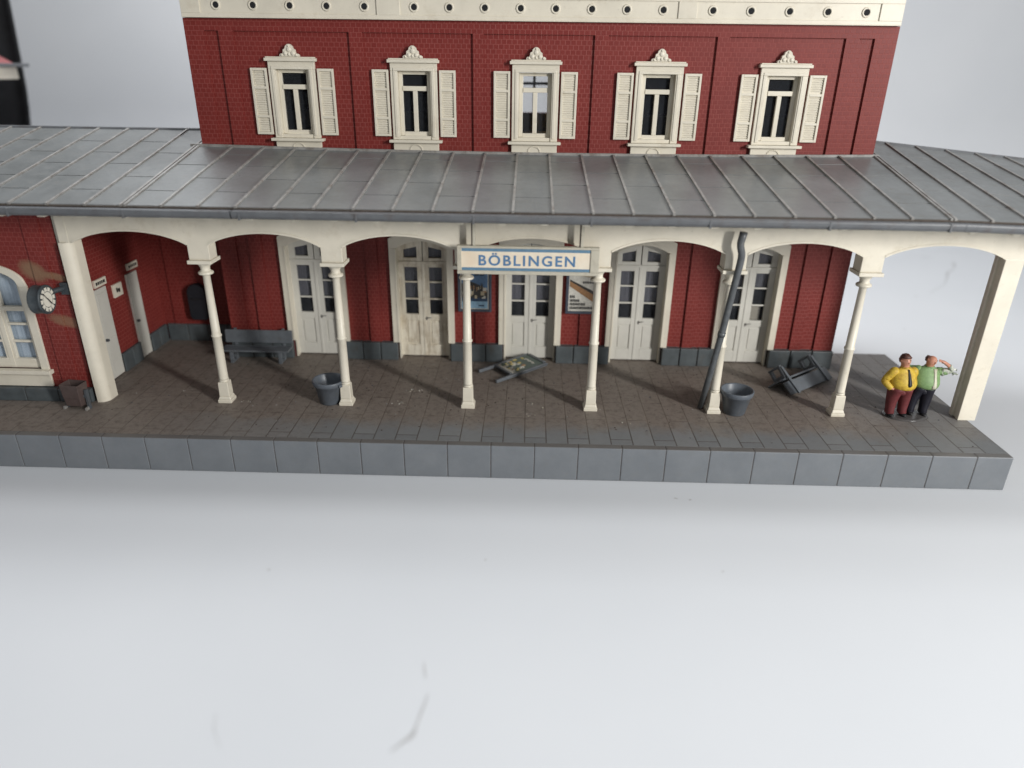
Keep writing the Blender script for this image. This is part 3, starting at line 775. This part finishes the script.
# ------------------------------------------------------------------ clock
ck = empty('station_clock', 'round two-sided station clock with cream face on a wall bracket', 'clock', (-9.30, -.80, 2.80), (0, 0, R(4)))
ck.scale = (1.02, 1.02, 1.02)
T = Matrix.Rotation(R(90), 4, 'Y')
mb = MB(); mb.lathe([(.26, -.27), (.312, -.255), (.316, -.23), (.305, -.215), (.305, -.05), (.322, -.035), (.318, 0), (.285, .012), (.27, .0)], 'clock_body', n=32, mat=T); mb.build('casing', ck)
mb = MB(); mb.lathe([(.272, 0), (.272, .006)], 'clock_body', n=32, mat=T)
for k in range(12):
    Tk = Matrix.Rotation(R(30*k), 4, 'X'); mb.box(.006, .010, -.043, .043, .178, .262, 'clock_face', Tk)
mb.lathe([(.166, .006), (.166, .009)], 'clock_face', n=28, mat=T)
fc = mb.build('dial', ck)
mb = MB(); mb.box(.012, .015, -.012, .012, -.03, .22, 'black', Matrix.Rotation(R(40), 4, 'X')); mb.box(.016, .019, -.016, .016, -.03, .15, 'black', Matrix.Rotation(R(-142), 4, 'X')); mb.build('hands', fc)
mb = MB(); mb.tube([(-.14, .30, .05), (-.02, .52, .07), (.06, .66, .07)], .06, 'clock_body'); mb.box(-.02, .16, .58, .70, -.07, .20, 'clock_body'); mb.build('bracket', ck, bevel=.01)

# ------------------------------------------------------------------ litter bin
bn = empty('litter_bin', 'brown rectangular litter bin on a grey post stand by the left pillar', 'bin', (-9.40, -.58, 0), (0, 0, R(-6)))
mb = MB()
o8 = [(-.20, -.13, .10), (.20, -.13, .10), (.20, .15, .10), (-.20, .15, .10), (-.235, -.17, .66), (.235, -.17, .66), (.235, .18, .66), (-.235, .18, .66)]
v = mb.hexa(o8, 'bin')
top = [f for f in mb.bm.faces if all(abs(q.co.z-.66) < 1e-4 for q in f.verts)][0]
r = bmesh.ops.inset_region(mb.bm, faces=[top], thickness=.045)
ex = bmesh.ops.extrude_face_region(mb.bm, geom=[top])
for q in ex['geom']:
    if isinstance(q, bmesh.types.BMVert): q.co.z -= .35; q.co.x *= .9; q.co.y *= .9
bmesh.ops.delete(mb.bm, geom=[top], context='FACES')
mb.build('bucket', bn, bevel=.015)
for s in (-1, 1):
    mb = MB(); a, b = sorted((s*.26, s*.31)); mb.box(a, b, -.02, .06, 0, .50, 'grey_dark'); a, b = sorted((s*.20, s*.26)); mb.box(a, b, -.02, .06, .30, .36, 'grey_dark')
    mb.box(s*.285-.02, s*.285+.02, -.12, -.021, 0, .07, 'seam'); mb.build('leg', bn)

# ------------------------------------------------------------------ buckets
def make_bucket():
    b = empty('bucket', 'x', 'bucket', group='grey buckets on the platform')
    mb = MB()
    mb.lathe([(.24, 0), (.255, .02), (.352, .48), (.382, .495), (.388, .51), (.402, .60), (.39, .62), (.368, .62), (.352, .60), (.30, .42), (.24, .06), (.05, .05)], 'bucket', n=36)
    mb.build('tub', b)
    return b
b0 = make_bucket(); b0.location = (-3.44, .08, 0); b0['label'] = 'grey bucket left of the second column, half hidden by its base'
mb = MB(); mb.box(.36, .45, -.05, .05, .50, .57, 'bucket'); h0 = mb.build('lug', b0, bevel=.015); h0.rotation_euler = (0, 0, R(-35))
b1 = copy_tree(b0); b1.location = (6.53, -.02, 0); b1.rotation_euler = (0, 0, R(140)); b1['label'] = 'grey bucket right of the column with the leaning drainpipe'

# ------------------------------------------------------------------ benches
def make_bench():
    b = empty('bench', 'x', 'bench', group='dark grey platform benches')
    mb = MB(); mb.box(-.95, .95, -.27, .10, .36, .41, 'bench'); mb.box(-.95, .95, .11, .17, .36, .41, 'bench'); mb.build('seat', b, bevel=.012)
    mb = MB(); mb.box(-.95, .95, .17, .22, .47, .84, 'bench', Matrix.Translation((0, .2, .4)) @ Matrix.Rotation(R(-8), 4, 'X') @ Matrix.Translation((0, -.2, -.4))); mb.build('backrest', b, bevel=.012)
    for s in (-1, 1):
        mb = MB(); x = s*.68
        mb.box(x-.05, x+.05, -.20, -.12, .06, .36, 'bench'); mb.box(x-.05, x+.05, .10, .19, 0, .36, 'bench'); mb.box(x-.045, x+.045, -.22, .10, .0, .06, 'bench'); mb.box(x-.045, x+.045, -.15, .10, .27, .355, 'bench')
        mb.box(x-.04, x+.04, .222, .275, .05, .88, 'bench', Matrix.Translation((0, .2, .4)) @ Matrix.Rotation(R(-8), 4, 'X') @ Matrix.Translation((0, -.2, -.4)))
        mb.build('leg', b, bevel=.012)
    return b
n0 = make_bench(); n0.location = (-6.14, 2.62, 0); n0['label'] = 'dark grey bench standing upright against the wall in the left recess'
n1 = copy_tree(n0); n1['label'] = 'dark grey bench tipped upside down in front of the wall by the right door'
n1.rotation_euler = Euler((R(180-44), 0, R(38))); n1.location = (8.52, 2.12, 0)
rm = n1.rotation_euler.to_matrix()
n1.location.z = .004-min((rm @ v.co).z for q in bpy.data.objects if q.parent == n1 for v in q.data.vertices)

# ------------------------------------------------------------------ fallen advertising board
ab = empty('advertising_board', 'green poster board with two legs lying flat in front of the middle door', 'board', (.37, 1.72, .02), (R(0), R(-4), R(37)))
mb = MB()
mb.box(.50, 1.72, -.46, .46, .02, .07, 'bench')
mb.box(.0, 1.70, -.46, -.38, .0, .085, 'bench'); mb.box(.0, 1.70, .38, .46, .0, .085, 'bench'); mb.box(1.62, 1.72, -.36, .36, .02, .10, 'bench'); mb.box(.50, .58, -.36, .36, .02, .10, 'bench')
mb.build('frame', ab, bevel=.012)
mb = MB(); mb.box(.58, 1.62, -.36, .36, .071, .078, 'p_green'); mb.box(.585, .70, -.35, .35, .0785, .081, 'p_pale')
random.seed(11)
for i in range(46):
    x = random.uniform(.64, 1.08); y = random.uniform(-.32, .26); r = random.uniform(.03, .075)
    mb.box(x, x+r*1.6, y, y+r*1.3, .0785, .081+.0004*i, random.choice(['p_yellow', 'p_pale', 'p_brown', 'p_pale', 'p_green', 'p_yellow', 'p_sand']))
for i in range(7): mb.box(1.36+.02*(i % 3), 1.44+.015*(i % 2), -.22+.06*i, -.18+.06*i, .0785, .081+.0004*i, 'p_pale')
mb.box(1.34, 1.40, .20, .32, .0785, .0815, 'p_yellow')
mb.build('poster', ab)

# ------------------------------------------------------------------ leaning drainpipe
pts = [(5.73, .10, .05), (5.80, -.05, .9), (5.91, -.25, 2.2), (5.99, -.365, 3.30), (6.03, -.42, 3.80), (6.035, -.435, 3.95), (6.02, -.45, 4.05), (5.975, -.46, 4.18), (5.965, -.46, 4.27), (5.985, -.46, 4.38), (6.0, -.46, 4.50)]
mb = MB(); mb.tube(pts, [.075]*4+[.078]*4+[.08, .084, .086], 'pipe', n=14)
mb.tube([(5.897, -.225, 2.05), (5.905, -.24, 2.15)], .088, 'pipe', 14); 
o = mb.build('drainpipe'); tag(o, 'dark grey drainpipe with a bent top leaning against the fifth column', 'drainpipe')

# ------------------------------------------------------------------ figures
def skin_mesh(name, verts, edges, mat, parent, sub=2, root=0):
    me = bpy.data.meshes.new(name); me.from_pydata([v[:3] for v in verts], edges, []); me.update()
    ob = bpy.data.objects.new(name, me); COL.objects.link(ob)
    sk = ob.modifiers.new('skin', 'SKIN'); sk.use_smooth_shade = True
    lay = me.skin_vertices[0] if len(me.skin_vertices) else None
    for i, v in enumerate(verts):
        r = v[3] if hasattr(v[3], '__len__') else (v[3], v[3])
        me.skin_vertices[0].data[i].radius = r
        me.skin_vertices[0].data[i].use_root = (i == root)
    ss = ob.modifiers.new('sub', 'SUBSURF'); ss.levels = sub; ss.render_levels = sub
    dg = bpy.context.evaluated_depsgraph_get()
    m2 = bpy.data.meshes.new_from_object(ob.evaluated_get(dg)); m2.name = name
    bpy.data.objects.remove(ob); m2.materials.clear(); m2.materials.append(M[mat])
    for p in m2.polygons: p.use_smooth = True
    o = bpy.data.objects.new(name, m2); COL.objects.link(o); o.parent = parent
    return o
def chain(verts, edges, start, pts):
    prev = start
    for p in pts:
        verts.append(p); edges.append((prev, len(verts)-1)); prev = len(verts)-1
    return prev
def hand(verts, edges, wrist, w, d, side, curl=.3):
    """palm, four unequal fingers and a thumb growing from the wrist index; d = pointing direction, side = thumb direction"""
    w = Vector(w); d = Vector(d).normalized(); side = Vector(side).normalized(); nrm = d.cross(side).normalized()
    palm = w + d*.045; verts.append((*palm, (.032, .018))); edges.append((wrist, len(verts)-1)); pi = len(verts)-1
    for k, (o, L) in enumerate(((.026, .055), (.009, .064), (-.009, .058), (-.026, .044))):
        a = palm + d*.03 + side*o; b = a + d*L*.5; c = b + (d*math.cos(curl)+nrm*math.sin(curl))*L*.5
        chain(verts, edges, pi, [(*a, .0105), (*b, .0095), (*c, .008)])
    t0 = palm + side*.032 - d*.01; t1 = t0 + (side*.6+d*.7)*.035
    chain(verts, edges, pi, [(*t0, .011), (*t1, .009)])

def head_parts(p, hx, hy, hz, turn, tilt, hair, bald):
    """hair, eyes, brows and mouth placed on the head of a figure"""
    T = Matrix.Translation((hx, hy, hz)) @ Matrix.Rotation(turn, 4, 'Z') @ Matrix.Rotation(tilt, 4, 'Y')
    mb = MB()
    # hair cap: upper back shell of the skull
    g = bmesh.ops.create_uvsphere(mb.bm, u_segments=20, v_segments=14, radius=1)
    for v in list(mb.bm.verts):
        q = v.co
        front = -q.y
        lim = (.42 if front > .25 else (-.05 if front > -.2 else -.55)) if not bald else (.75 if front > .0 and q.z > .2 else (-.1 if front > -.25 else -.5))
        if bald and q.z > .55: v.tag = True
        else: v.tag = q.z < lim
    bmesh.ops.delete(mb.bm, geom=[v for v in mb.bm.verts if v.tag], context='VERTS')
    for v in mb.bm.verts:
        n = .012*math.sin(v.co.x*23+v.co.z*17)*math.cos(v.co.y*19)
        v.co = T @ Vector((v.co.x*(.115+n), v.co.y*(.132+n)+.008, v.co.z*(.148+n)+.010))
    for f in mb.bm.faces: f.smooth = True
    mb.mi(hair); o = mb.build('hair', p)
    sol = o.modifiers.new('thick', 'SOLIDIFY'); sol.thickness = .014; sol.offset = 1
    for s in (-1, 1):
        mb = MB(); mb.ball(T @ Vector((s*.038, -.106, .012)), (.014, .008, .010), 'shirt_white', 10, 7); mb.ball(T @ Vector((s*.038, -.113, .012)), (.008, .004, .008), 'black', 8, 6)
        mb.build('eye', p)
    mb = MB(); mb.ball(T @ Vector((0, -.106, -.072)), (.032, .012, .008), 'p_red', 10, 6); mb.build('mouth', p)
    mb = MB()
    for s in (-1, 1): mb.ball(T @ Vector((s*.038, -.106, .036)), (.024, .010, .006), hair, 8, 6)
    mb.build('eyebrows', p)
def head_chain(V, E, neck, hx, hy, hz, turn=0, tilt=0):
    T = Matrix.Translation((hx, hy, hz)) @ Matrix.Rotation(turn, 4, 'Z') @ Matrix.Rotation(tilt, 4, 'Y')
    q = lambda x, y, z: tuple(T @ Vector((x, y, z)))
    a = chain(V, E, neck, [(*q(0, -.005, -.10), (.078, .088)), (*q(0, -.008, -.04), (.102, .112)), (*q(0, 0, .04), (.110, .126)), (*q(0, .01, .115), (.075, .085))])
    mid = a-2
    chain(V, E, mid, [(*q(0, -.125, -.012), .020), (*q(0, -.152, -.032), .019)])       # nose
    for s in (-1, 1): chain(V, E, mid, [(*q(s*.104, .012, .0), .022), (*q(s*.122, .022, .012), (.012, .024))])  # ears

def figure(name_label, X, Y, rz, shirt, trouser, mode):
    p = empty('person', name_label, 'figure', (X, Y, .03), (0, 0, rz), group='two painted figures on one base')
    # ---- body (continuous)
    V = [(0, 0, .72, (.11, .10))]; E = []
    belly = chain(V, E, 0, [(0, -.03, .86, (.19, .165)), (0, -.01, 1.04, (.17, .14)), (0, .01, 1.15, (.13, .09)), (0, .0, 1.25, (.08, .075))])
    chest, neck = belly-1, belly
    if mode == 'L': hx, hy, hz, tn, tl = -.06, -.02, 1.43, R(8), R(-3)
    else: hx, hy, hz, tn, tl = -.02, -.05, 1.42, R(20), R(14)
    head_chain(V, E, neck, hx, hy, hz, tn, tl)
    feet = {}
    for s in (-1, 1):
        kx = .17 if s > 0 else .14
        k = chain(V, E, 0, [(s*.12, 0, .60, .09), (s*.15, -.015, .34, .08), (s*kx, .0, .09, .07), (s*kx, -.03, .05, (.06, .05)), (s*(kx+.01), -.13, .035, (.055, .036))])
    if mode == 'L':
        armR = [(-.25, .0, 1.14, .095), (-.40, .03, .92, .070), (-.405, -.03, .86, .062), (-.30, -.12, .75, .05)]
        armL = [(.22, .02, 1.13, .095), (.33, .10, .98, .075), (.36, .18, .88, .06), (.40, .22, .80, .045)]
        hd = (((.9, -.1, -.25), (.1, -.6, .7)), ((.3, .4, -.8), (1, 0, 0)))
    else:
        armR = [(-.22, .03, 1.13, .09), (-.34, .13, 1.10, .07), (-.44, .17, 1.12, .06), (-.52, .13, 1.16, .045)]
        armL = [(.24, .01, 1.14, .085), (.38, -.03, 1.16, .068), (.50, -.06, 1.22, .056), (.37, -.10, 1.345, .046), (.225, -.12, 1.43, .038)]
        hd = (((-.8, -.5, .1), (0, -.6, -.6)), ((-1, -.05, .25), (0, -.5, -.7)))
    for arm, (d, sd) in zip((armR, armL), hd):
        k = chain(V, E, chest, arm); hand(V, E, k, arm[-1][:3], d, sd)
    skin_mesh('body', V, E, 'skin', p, 1)
    # ---- trousers
    mb = MB()
    for sd in (-1, 1):
        kx = .17 if sd > 0 else .14
        secs = [(.055, sd*kx, -.012, .098, .112), (.07, sd*kx, -.012, .106, .12), (.16, sd*kx, .0, .104, .112), (.34, sd*.155, -.012, .122, .125), (.50, sd*.142, -.005, .142, .155), (.60, sd*.125, -.005, .155, .185), (.68, sd*.105, -.01, .172, .215), (.765, sd*.09, -.015, .192, .235)]
        rings = [[mb.bm.verts.new((cx+rx*math.cos(t)*(1+.02*math.sin(3*t+z*30)), cy+ry*math.sin(t), z+.006*math.sin(3*t))) for t in [2*math.pi*k/20 for k in range(20)]] for z, cx, cy, rx, ry in secs]
        for a, b in zip(rings, rings[1:]):
            for k in range(20): mb.face([a[k], a[(k+1) % 20], b[(k+1) % 20], b[k]], trouser, True)
        mb.face(rings[0], trouser); mb.face(rings[-1], trouser)
    mb.ball((0, -.01, .66), (.16, .19, .13), trouser, 16, 10)
    mb.build('trousers', p)
    # ---- shirt with sleeves: lofted torso, sleeves grown from the shoulders
    mb = MB()
    secs = [(.735, .0, -.01, .262, .222), (.745, .0, -.012, .292, .25), (.80, .0, -.02, .318, .275), (.88, .0, -.025, .322, .28), (.96, .0, -.02, .305, .258), (1.04, .0, -.01, .288, .222), (1.12, .0, .0, .275, .18), (1.175, .0, .005, .25, .145), (1.215, .0, .005, .19, .115), (1.25, 0, 0, .105, .10), (1.265, 0, 0, .09, .09)]
    rings = []; TS = list(secs)
    for z, cx, cy, rx, ry in secs:
        rings.append([mb.bm.verts.new((cx+rx*math.cos(t)*(1+.012*math.sin(3*t+z*9)), cy+ry*math.sin(t)*(1+.012*math.sin(4*t+z*13)), z+.008*math.sin(2*t))) for t in [2*math.pi*k/28 for k in range(28)]])
    for a, b in zip(rings, rings[1:]):
        for k in range(28): mb.face([a[k], a[(k+1) % 28], b[(k+1) % 28], b[k]], shirt, True)
    mb.face(rings[0], shirt); mb.face(rings[-1], shirt)
    def sleeve(arm, n):
        P = [Vector(q[:3]) for q in arm[:n]]; r = [q[3]+.018 for q in arm[:n]]
        pts, rr = [], []
        for i in range(len(P)-1):
            p0, p1, p2, p3 = P[max(i-1, 0)], P[i], P[i+1], P[min(i+2, len(P)-1)]
            for k in range(5):
                t = k/5
                pts.append(.5*((2*p1)+(p2-p0)*t+(2*p0-5*p1+4*p2-p3)*t*t+(3*p1-p0-3*p2+p3)*t**3)); rr.append(r[i]+(r[i+1]-r[i])*t)
        pts.append(P[-1]); rr.append(r[-1])
        mb.tube(pts, rr, shirt, n=16); mb.ball(P[0], rr[0], shirt, 16, 10)
    sleeve(armR, 4); sleeve(armL, 4 if mode == 'L' else 2)
    if mode == 'R': mb.ball(armL[1][:3], armL[1][3]+.016, shirt, 14, 9)
    mb.build('shirt', p)
    head_parts(p, hx, hy, hz, tn, tl, 'hair_brown', mode == 'R')
    # ---- shoes
    for s in (-1, 1):
        kx = .17 if s > 0 else .14
        mb = MB(); mb.ball((s*(kx+.005), -.07, .035), (.075, .14, .05), 'black', 12, 8); mb.build('shoe', p)
    # ---- tie / shirt front hugging the belly
    def belly_y(z, x):
        for (za, _, ca, rxa, rya), (zb, _, cb, rxb, ryb) in zip(TS, TS[1:]):
            if z <= zb:
                t = (z-za)/(zb-za); rx = rxa+(rxb-rxa)*t; ry = rya+(ryb-rya)*t; cy = ca+(cb-ca)*t
                return cy-ry*1.012*math.sqrt(max(.02, 1-(x/rx)**2))
        return -.1
    mb = MB()
    if mode == 'L':
        secs = [(1.225, .028), (1.19, .024), (1.10, .034), (1.0, .042), (.90, .048), (.87, .03), (.855, .006)]
        m, off, x0 = 'black', -.012, .02
    else:
        secs = [(1.22, .05), (1.15, .035), (1.05, .035), (.95, .045), (.85, .06), (.775, .07)]
        m, off, x0 = 'shirt_white', -.010, .10
    prev = None
    for z, w in secs:
        y = belly_y(z, x0)+off
        q = [mb.bm.verts.new((x0-w, y+.006, z)), mb.bm.verts.new((x0, y-.008, z)), mb.bm.verts.new((x0+w, y+.006, z)), mb.bm.verts.new((x0, y+.05, z))]
        if prev:
            for i in range(4): mb.face([prev[i], prev[(i+1) % 4], q[(i+1) % 4], q[i]], m, True)
        else: mb.face(q, m)
        prev = q
    mb.face(prev, m)
    mb.build('tie' if mode == 'L' else 'shirt_front', p)
    mb = MB()
    g = 14
    mb.lathe([(.095, -.03), (.112, -.015), (.105, .012), (.088, .015)], shirt, (hx*.3, -.01, 1.265), n=18); mb.build('collar', p)
    if mode == 'R':
        V = [(.38, -.03, 1.16, .085)]; E = []
        chain(V, E, 0, [(.50, -.06, 1.22, .074), (.42, -.095, 1.32, .062), (.38, -.10, 1.35, .056)]); chain(V, E, 0, [(.32, -.02, 1.15, .092)])
        skin_mesh('sleeve', V, E, 'grey_sleeve', p, 2)
        mb = MB()
        random.seed(21)
        for i in range(9):
            c = Vector((.52+random.uniform(-.07, .10), -.08+random.uniform(-.05, .05), 1.20+random.uniform(-.07, .06)))
            T = Matrix.Translation(c) @ Euler((random.uniform(0, 3), random.uniform(0, 3), random.uniform(0, 3))).to_matrix().to_4x4()
            a = random.uniform(.02, .05); mb.box(-a, a, -a*.6, a*.6, -.006, .006, 'grey_sleeve', T)
        mb.build('torn_paint', p)
    return p
figure('painted man in yellow shirt, dark tie and maroon trousers, hand on hip', 10.42, .0, R(4), 'yellow', 'maroon', 'L')
figure('painted man in green jacket and black trousers raising a hand to his head', 10.96, .10, R(-4), 'green', 'navy', 'R').rotation_euler = (0, R(3), R(-4))
mb = MB(); mb.lathe([(.44, 0), (.46, .012), (.44, .028), (.36, .032)], 'base_clear', n=40)
for v in mb.bm.verts: v.co.x *= 1.18; v.co.y *= .8
o = mb.build('figure_base'); o.location = (10.70, .02, .002); tag(o, 'thin dark oval base disc under the two painted figures', 'base')

# ------------------------------------------------------------------ dirt crumbs on the platform
mb = MB(); random.seed(9)
def crumb(x, y, r, m, z=0):
    T = Matrix.Translation((x, y, z+r*.25)) @ Euler((random.uniform(-.4, .4), random.uniform(-.4, .4), random.uniform(0, 3))).to_matrix().to_4x4()
    pts = []
    n = 5
    a0 = random.uniform(0, 6)
    poly = [(r*random.uniform(.6, 1.2)*math.cos(a0+2*math.pi*k/n), r*random.uniform(.5, 1.0)*math.sin(a0+2*math.pi*k/n)) for k in range(n)]
    mb.prism(poly, -r*.2, r*.25, m, 'z', T)
for i in range(900):
    x = random.uniform(-9, 11.5); y = random.uniform(-1.6, 2.8)
    if random.random() < (y+2.2)/3.5: crumb(x, y, random.uniform(.008, .024), random.choice(['grime', 'grime', 'bin', 'grey_dark', 'seam']))
for x, y, n, sp in ((-1.75, .05, 7, .12), (-1.45, .75, 9, .16), (1.55, -.42, 6, .14), (-5.55, .0, 4, .07), (1.6, .15, 5, .2), (-7.3, .55, 2, .1), (3.9, -.75, 3, .1), (9.5, 1.2, 3, .3)):
    for k in range(n): crumb(x+random.gauss(0, sp), y+random.gauss(0, sp*.5), random.uniform(.010, .028), random.choice(['white_bit', 'sign_frame', 'seam']))
tag(mb.build('crumbs'), kind='stuff')
# fluff and specks on the table sheet
mb = MB()
def onsheet(pts, w):
    for (a, b) in zip(pts, pts[1:]):
        d = Vector((b[0]-a[0], b[1]-a[1], 0)); n = Vector((-d.y, d.x, 0)).normalized()
        q = [mb.bm.verts.new((a[0]+n.x*a[2]*w, a[1]+n.y*a[2]*w, TZ+.004)), mb.bm.verts.new((b[0]+n.x*b[2]*w, b[1]+n.y*b[2]*w, TZ+.004)),
             mb.bm.verts.new((b[0]-n.x*b[2]*w, b[1]-n.y*b[2]*w, TZ+.004)), mb.bm.verts.new((a[0]-n.x*a[2]*w, a[1]-n.y*a[2]*w, TZ+.004))]
        mb.face(q, 'scuff')
SC = [[(-.09, -7.44, .010), (-.07, -7.58, .02), (-.02, -7.76, .014)], [(.05, -8.05, .012), (.03, -8.22, .022), (-.01, -8.42, .026), (-.04, -8.62, .022), (-.06, -8.75, .05), (-.11, -8.81, .05), (-.18, -8.87, .03), (-.33, -9.03, .012)],
      [(4.68, -2.63, .03), (4.75, -2.66, .02)], [(4.99, -2.70, .03), (5.04, -2.67, .02)], [(-3.27, -5.36, .025), (-3.21, -5.34, .02)], [(.69, -4.91, .025), (.74, -4.90, .02)], [(5.1, -5.08, .02), (5.15, -5.05, .02)],
      [(-2.92, -8.5, .006), (-2.85, -8.75, .008), (-2.64, -9.05, .005)],
      [(21.4, 20.1, .05), (21.62, 20.21, .12), (21.8, 20.0, .05)], [(22.45, 19.1, .10), (22.35, 18.9, .16), (22.1, 18.3, .04), (21.5, 17.5, .05), (21.06, 17.08, .12), (20.6, 16.2, .05), (19.8, 14.97, .03), (18.52, 13.67, .03)], [(17.62, 13.2, .09), (17.72, 13.1, .07)], [(15.1, 8.9, .06), (15.2, 8.88, .05)]]
for s in SC: onsheet(s, .7 if s[0][1] < 5 else .5)
tag(mb.build('scuff_marks'), kind='stuff')

# ------------------------------------------------------------------ background on the left: black sheet in place of the dark gap, and another model
cl = [(-19.61, 4.0), (-19.55, 5.26), (-19.34, 6.23), (-19.26, 6.98), (-19.17, 7.9), (-19.07, 8.98), (-18.99, 9.85)]
mb = MB(); Z0, Z1 = TZ+.02, 26; nz, nx = 40, 30; yc = 15.0
def edge_x(z):
    pr = cl
    if z <= pr[0][1]: return pr[0][0]
    for (xa, za), (xb, zb) in zip(pr, pr[1:]):
        if z <= zb: return xa+(xb-xa)*(z-za)/(zb-za)
    return pr[-1][0]+(z-pr[-1][1])*(pr[-1][0]-pr[-2][0])/(pr[-1][1]-pr[-2][1])
grid = []
for j in range(nz+1):
    z = Z0+(Z1-Z0)*j/nz; ex = edge_x(z)
    grid.append([mb.bm.verts.new((ex-9*(1-i/nx), yc+.35*math.sin(i*1.1+.1*j), z)) for i in range(nx+1)])
for a, b in zip(grid, grid[1:]):
    for i in range(nx): mb.face([a[i], a[i+1], b[i+1], b[i]], 'flat_black', True)
o = mb.build('dark_gap_sheet'); s = o.modifiers.new('thick', 'SOLIDIFY'); s.thickness = .12
tag(o, 'black sheet at the far left standing in for the dark gap beside the white backdrop', 'curtain')

nb = empty('model_house', 'second model house at the left edge with red roof and cream eaves', 'house', (0, 0, TZ))
HX0, HX1, HY0, HY1, HZ = -23.5, -17.92, 11.6, 13.6, 7.6
f = lambda c: (c.x, c.y, c.z-TZ)
mb = MB(); mb.box(HX0, HX1-1.6, HY0+.9, HY1-.5, TZ+.01, HZ-.6, 'flat_black'); mb.build('wall', nb, fn=f)
mb = MB(); mb.box(HX0, HX1-.35, HY0+.35, HY1-.25, HZ-.55, HZ-.12, 'cream'); mb.build('eaves', nb, fn=f, bevel=.03)
mb = MB(); mb.box(HX0, HX1, HY0, HY1, HZ-.12, HZ, 'gutter'); mb.build('gutter', nb, fn=f, bevel=.03)
mb = MB(); yc_ = (HY0+HY1)/2
mb.hexa([(HX0, HY0+.25, HZ), (HX1-.45, HY0+.25, HZ), (HX1-.45, HY1-.25, HZ), (HX0, HY1-.25, HZ), (HX0, yc_-.1, HZ+1.3), (HX1-2.4, yc_-.1, HZ+1.3), (HX1-2.4, yc_+.1, HZ+1.3), (HX0, yc_+.1, HZ+1.3)], 'red_tile'); mb.build('roof', nb, fn=f)

# ------------------------------------------------------------------ light
w = bpy.data.worlds.new('World'); S.world = w; w.use_nodes = True
bg = w.node_tree.nodes['Background']; bg.inputs['Color'].default_value = (.93, .96, 1.0, 1); bg.inputs['Strength'].default_value = 1.0
wn = w.node_tree; tc = wn.nodes.new('ShaderNodeTexCoord'); sp = wn.nodes.new('ShaderNodeSeparateXYZ'); wn.links.new(tc.outputs['Generated'], sp.inputs[0])
mr = wn.nodes.new('ShaderNodeMapRange'); mr.interpolation_type = 'SMOOTHSTEP'; wn.links.new(sp.outputs[2], mr.inputs[0])
mr.inputs[1].default_value = .22; mr.inputs[2].default_value = .50; mr.inputs[3].default_value = .05; mr.inputs[4].default_value = .52
lv = math_(wn, 'MAXIMUM', math_(wn, 'ADD', mr.outputs[0], math_(wn, 'MULTIPLY', sp.outputs[0], .06)), .04)
wn.links.new(lv, bg.inputs['Strength'])
def area(name, loc, target, size, energy, col=(1, 1, 1), sy=None):
    l = bpy.data.lights.new(name, 'AREA'); l.energy = energy; l.size = size; l.color = col
    if sy: l.shape = 'RECTANGLE'; l.size_y = sy
    o = bpy.data.objects.new(name, l); COL.objects.link(o); o.location = loc
    o.rotation_euler = (Vector(target)-Vector(loc)).to_track_quat('-Z', 'Y').to_euler()
    return o
area('window_light', (30, -28, 14.8), (0, 1, 2), 3.2, 15500, (1, .985, .955), 13)
area('backdrop_fill', (1, 9, 33), (-1, 25, 5), 16, 5000, (.97, .985, 1), 7)  # extra lamp added only to brighten the backdrop and rear table
area('rear_ceiling_light', (-15, 19, 31), (0, 2, 3), 12, 5800, (.96, .98, 1), 9)

# ------------------------------------------------------------------ camera
cam = bpy.data.cameras.new('camera'); co = bpy.data.objects.new('camera', cam); COL.objects.link(co)
co.location = (1.37769, -15.64031, 7.60656); co.rotation_euler = (R(65.93328), R(-.71340), R(1.42814))
cam.sensor_width = 36; cam.lens = 703.4289*36/1024; cam.clip_end = 400; cam.clip_start = .1
cam.dof.use_dof = True; cam.dof.focus_distance = 16.9; cam.dof.aperture_fstop = .095
S.camera = co
S.view_settings.view_transform = 'Standard'; S.view_settings.look = 'None'; S.view_settings.exposure = .05; S.view_settings.gamma = 1
